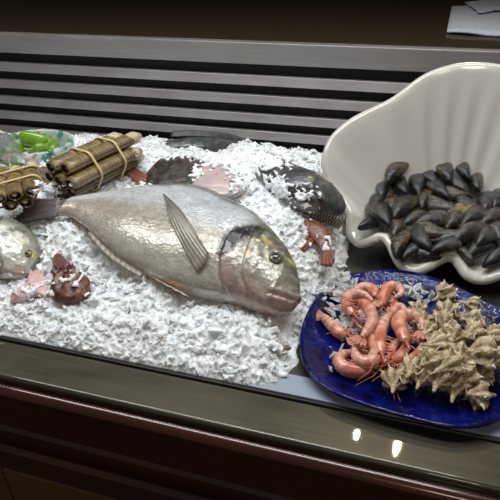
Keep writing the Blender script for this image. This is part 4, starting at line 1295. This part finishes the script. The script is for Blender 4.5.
for i, (zx, zy, ang, sz, zz_, var) in enumerate(SN):
    px, py = zs(zx, zy); z = .006 + zz_ * .001
    p = at(px, py, z)
    tl_ = math.radians(-ang); ax = (at(px + math.cos(tl_) * 8, py + math.sin(tl_) * 8, z) - p).normalized()
    up = ((EYE - p).normalized() * (.9 if var == 1 else .3) + Vector((R.uniform(-.7, .7), R.uniform(-.7, .7), R.uniform(-.2, .8)))).normalized()
    if var == 1: up = (EYE - p).normalized()
    ax = (ax + Vector((0, 0, R.uniform(-.3, .3)))).normalized()
    Mx = frame(p, ax, up.cross(ax)) @ Matrix.Diagonal((.0295 * sz,) * 3 + (1,))
    r_, k_, n_ = sl[i]
    side = 'from the left' if k_ < (n_ + 1) // 2 else 'from the right'; kk = k_ if k_ < (n_ + 1) // 2 else n_ - 1 - k_
    lab = 'spiny beige sea snail, %s %s, %s of heap' % (ordn(kk), side, RN[r_])
    if i == 0: lab = 'topmost spiny sea snail, closest to the shell dish'
    if i == 11: lab = 'largest smooth-bodied spiny sea snail with a long canal pointing left'
    if i == 20: lab = 'browner sea snail lying lowest, near the plate front'
    if i == 14: lab = 'spiny sea snail showing its open mouth beside the shrimps'
    if i == 21: lab = 'sea snail lying below the shrimps, leftmost of all the snails'
    if i == 2: lab = 'sea snail at the back right, second highest of the heap'
    if i == 9: lab = 'sea snail at the right edge of the picture, behind the largest snail'
    v = i % 4
    if len(protos) < 4:
        o = thing('sea_snail', lab, 'sea snail', Mx, 'spiny sea snails on the blue plate')
        m, s, ap = murex_meshes(11 + i)
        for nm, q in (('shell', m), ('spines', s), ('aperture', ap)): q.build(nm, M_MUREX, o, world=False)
        protos.append(o)
    else:
        o = copy_tree(protos[v], Mx); o['label'] = lab

# ---------------------------------------------------------------- ice flakes
def flake(mb, p, s, rg):
    """irregular little shard"""
    M3 = Matrix.Rotation(rg.gauss(0, .55), 3, 'X') @ Matrix.Rotation(rg.gauss(0, .55), 3, 'Y') @ Matrix.Rotation(rg.uniform(0, 6.28), 3, 'Z')
    sx, sy, sz_ = s * rg.uniform(.7, 1.5), s * rg.uniform(.5, 1.0), max(.0009, s * rg.uniform(.18, .42))
    j = lambda: rg.uniform(.35, 1.2)
    v = [(-sx * j(), -sy * j(), -sz_ * j()), (sx * j(), -sy * j(), -sz_ * j()), (sx * j(), sy * j(), -sz_ * j()), (-sx * j(), sy * j(), -sz_ * j()),
         (-sx * j() * .8, -sy * j() * .8, sz_ * j()), (sx * j() * .8, -sy * j() * .8, sz_ * j()), (sx * j() * .8, sy * j() * .8, sz_ * j()), (-sx * j() * .8, sy * j() * .8, sz_ * j())]
    mb.add([M3 @ Vector(q) + p for q in v], [[0, 3, 2, 1], [4, 5, 6, 7], [0, 1, 5, 4], [1, 2, 6, 5], [2, 3, 7, 6], [3, 0, 4, 7]])
rg = random.Random(3)
def blocked(p, m=.002):
    for t_ in FISH_BVH:
        o_ = Vector((p.x, p.y, p.z + .0015)); k_ = 0
        while k_ < 8:
            h = t_.ray_cast(o_, Vector((0, 0, 1)))
            if h[0] is None: break
            if k_ == 0 and h[0].z - o_.z < .0025: return True
            k_ += 1; o_ = h[0] + Vector((0, 0, 1e-5))
        if k_ % 2: return True
    return False
cnt = 0
for _ in range(60000):
    Y = .351 + (.99 - .351) * rg.random() ** 1.5
    X = rg.uniform(-.40 - .62 * (Y - .345) / .65 * 1.0 - .25, .06)
    if X > xb(Y) + .012 * rg.random() - .004 or ice_base(X, Y) < .001: continue
    s = (.0018 + .0062 * rg.random() ** 2.0) * (1.0 + .25 * (rg.random() < .06)) * (.6 if Y < .37 else 1)
    p = Vector((X, Y, ice_z(X, Y) + s * rg.uniform(-.35, .45)))
    if blocked(p): continue
    flake(ice, p, s, rg); cnt += 1
    if cnt > 9000: break
# ice lying on top of the fish behind and beside the bream: (px, py, spread px, spread py, count)
def sprinkle(px, py, sx, sy, n, s0=.0022, s1=.0055):
    for _ in range(n):
        x, y = rg.gauss(px, sx), rg.gauss(py, sy)
        d = ray(x, y).normalized(); best = None
        for t_ in FISH_BVH[:]:
            h = t_.ray_cast(EYE, d)
            if h[0] is not None and (best is None or h[3] < best[3]): best = h
        q = on_ice(x, y)
        p = best[0] if best is not None and best[3] < (q - EYE).length + .01 else q
        if BR_BVH.ray_cast(EYE, d)[0] is not None: continue
        s = rg.uniform(s0, s1)
        flake(ice, p + Vector((0, 0, s * .25)), s, rg)
for a_ in [(262, 160, 16, 5, 420), (276, 190, 7, 10, 170), (163, 154, 9, 3, 120), (228, 160, 10, 3, 140), (303, 200, 8, 6, 50), (55, 212, 4, 6, 40), (72, 275, 8, 8, 14), (248, 170, 9, 6, 130), (300, 240, 6, 8, 60), (318, 262, 10, 5, 60), (336, 250, 6, 8, 40), (270, 345, 16, 5, 60), (200, 157, 14, 2, 50), (30, 290, 14, 8, 40), (195, 320, 70, 3, 300), (130, 295, 20, 3, 60), (50, 191, 7, 4, 110), (62, 226, 9, 4, 160), (42, 224, 6, 3, 60), (222, 163, 9, 3, 50), (240, 180, 6, 6, 70), (196, 172, 5, 4, 25)]:
    sprinkle(*a_)
loose = MB(); cnt = 0
for _ in range(40000):
    Y = .352 + (.99 - .352) * rg.random() ** 1.4
    X = rg.uniform(-.65 - .62 * (Y - .345) / .65, .05)
    if X > xb(Y) - .002 or ice_base(X, Y) < .002: continue
    s = (.0014 + .0042 * rg.random() ** 2.6) * (.6 if Y < .37 else 1)
    p = Vector((X, Y, ice_z(X, Y) + s * rg.uniform(.1, .6) + .001))
    if blocked(p): continue
    flake(loose, p, s, rg); cnt += 1
    if cnt > 9000: break
ice_o = ice.build('crushed_ice', M_ICE)
md = ice_o.modifiers.new('slush', 'REMESH'); md.mode = 'VOXEL'; md.voxel_size = .0012; md.use_smooth_shade = True
tag(ice_o, 'crushed white ice heaped over the counter under the fish', 'ice', kind='stuff')
tag(loose.build('loose_flakes', M_FLAKE, ice_o, smooth=False), kind='stuff')
pi = MB()
for (px, py, sx, sy, n) in [(338, 300, 7, 9, 46), (350, 288, 7, 5, 24), (335, 322, 6, 5, 20), (346, 330, 6, 6, 24), (412, 296, 8, 4, 26), (372, 318, 10, 10, 24), (328, 286, 5, 5, 18), (332, 355, 5, 8, 7), (375, 365, 10, 5, 12)]:
    for _ in range(n):
        x, y = rg.gauss(px, sx), rg.gauss(py, sy); h = PL_BVH.ray_cast(EYE, ray(x, y).normalized())[0]
        if h is None: continue
        s = rg.uniform(.0024, .0075); flake(pi, h + Vector((0, 0, s * .4 + rg.random() * .006)), s, rg)
tag(pi.build('melting_ice', M_ICECUBE, smooth=False), 'clear melting ice pieces scattered among the shrimps on the blue plate', 'ice', kind='stuff')

# ---------------------------------------------------------------- light
def area(name, loc_, rot, sx, sy, e, col):
    l = bpy.data.lights.new(name, 'AREA'); l.shape = 'RECTANGLE'; l.size = sx; l.size_y = sy; l.energy = e; l.color = col
    o = bpy.data.objects.new(name, l); COL.objects.link(o); o.location = loc_; o.rotation_euler = rot; return o
area('display_tube_light', (-.34, .50, .84), (0, 0, 0), 1.2, .12, 7.6, (.95, .98, 1.0))
area('rear_fill_light', (-.22, .96, 1.15), (math.radians(-18), 0, 0), 1.2, .05, 3.6, (.92, .97, 1.0))  # added second light over the back, for the sheen along the bream
area('front_fill_light', (.5, -1.3, 1.5), (math.radians(42), 0, math.radians(12)), .22, .22, 3.2, (1.0, .82, .60))  # added fill from the viewer's side for the slats and wood front
def bulb(name, px, py, dist, e, col, sx, sy):
    # lamps beyond the counter, shape stretched tall to draw streaks in the steel ledge
    P = at(px, py, 0); d = (P - EYE).normalized(); d.z = -d.z
    o = area(name, P + d * dist, (0, 0, 0), sx, sy, e, col)
    o.data.shape = 'ELLIPSE'
    o.rotation_euler = d.to_track_quat('Z', 'Y').to_euler()
bulb('warm_stretched_lamp', 398, 441, 1.6, 1.6, (1.0, .80, .48), .024, .12)
bulb('white_stretched_lamp', 357, 432, 1.6, .5, (1.0, .95, .78), .022, .05)
w = bpy.data.worlds.new('world'); scene.world = w; w.use_nodes = True
w.node_tree.nodes['Background'].inputs[0].default_value = (.78, .70, .58, 1)
w.node_tree.nodes['Background'].inputs[1].default_value = 0.14

vs = scene.view_settings
vs.view_transform = 'Standard'; vs.look = 'None'; vs.exposure = 0.0; vs.gamma = 1.0; vs.use_curve_mapping = False
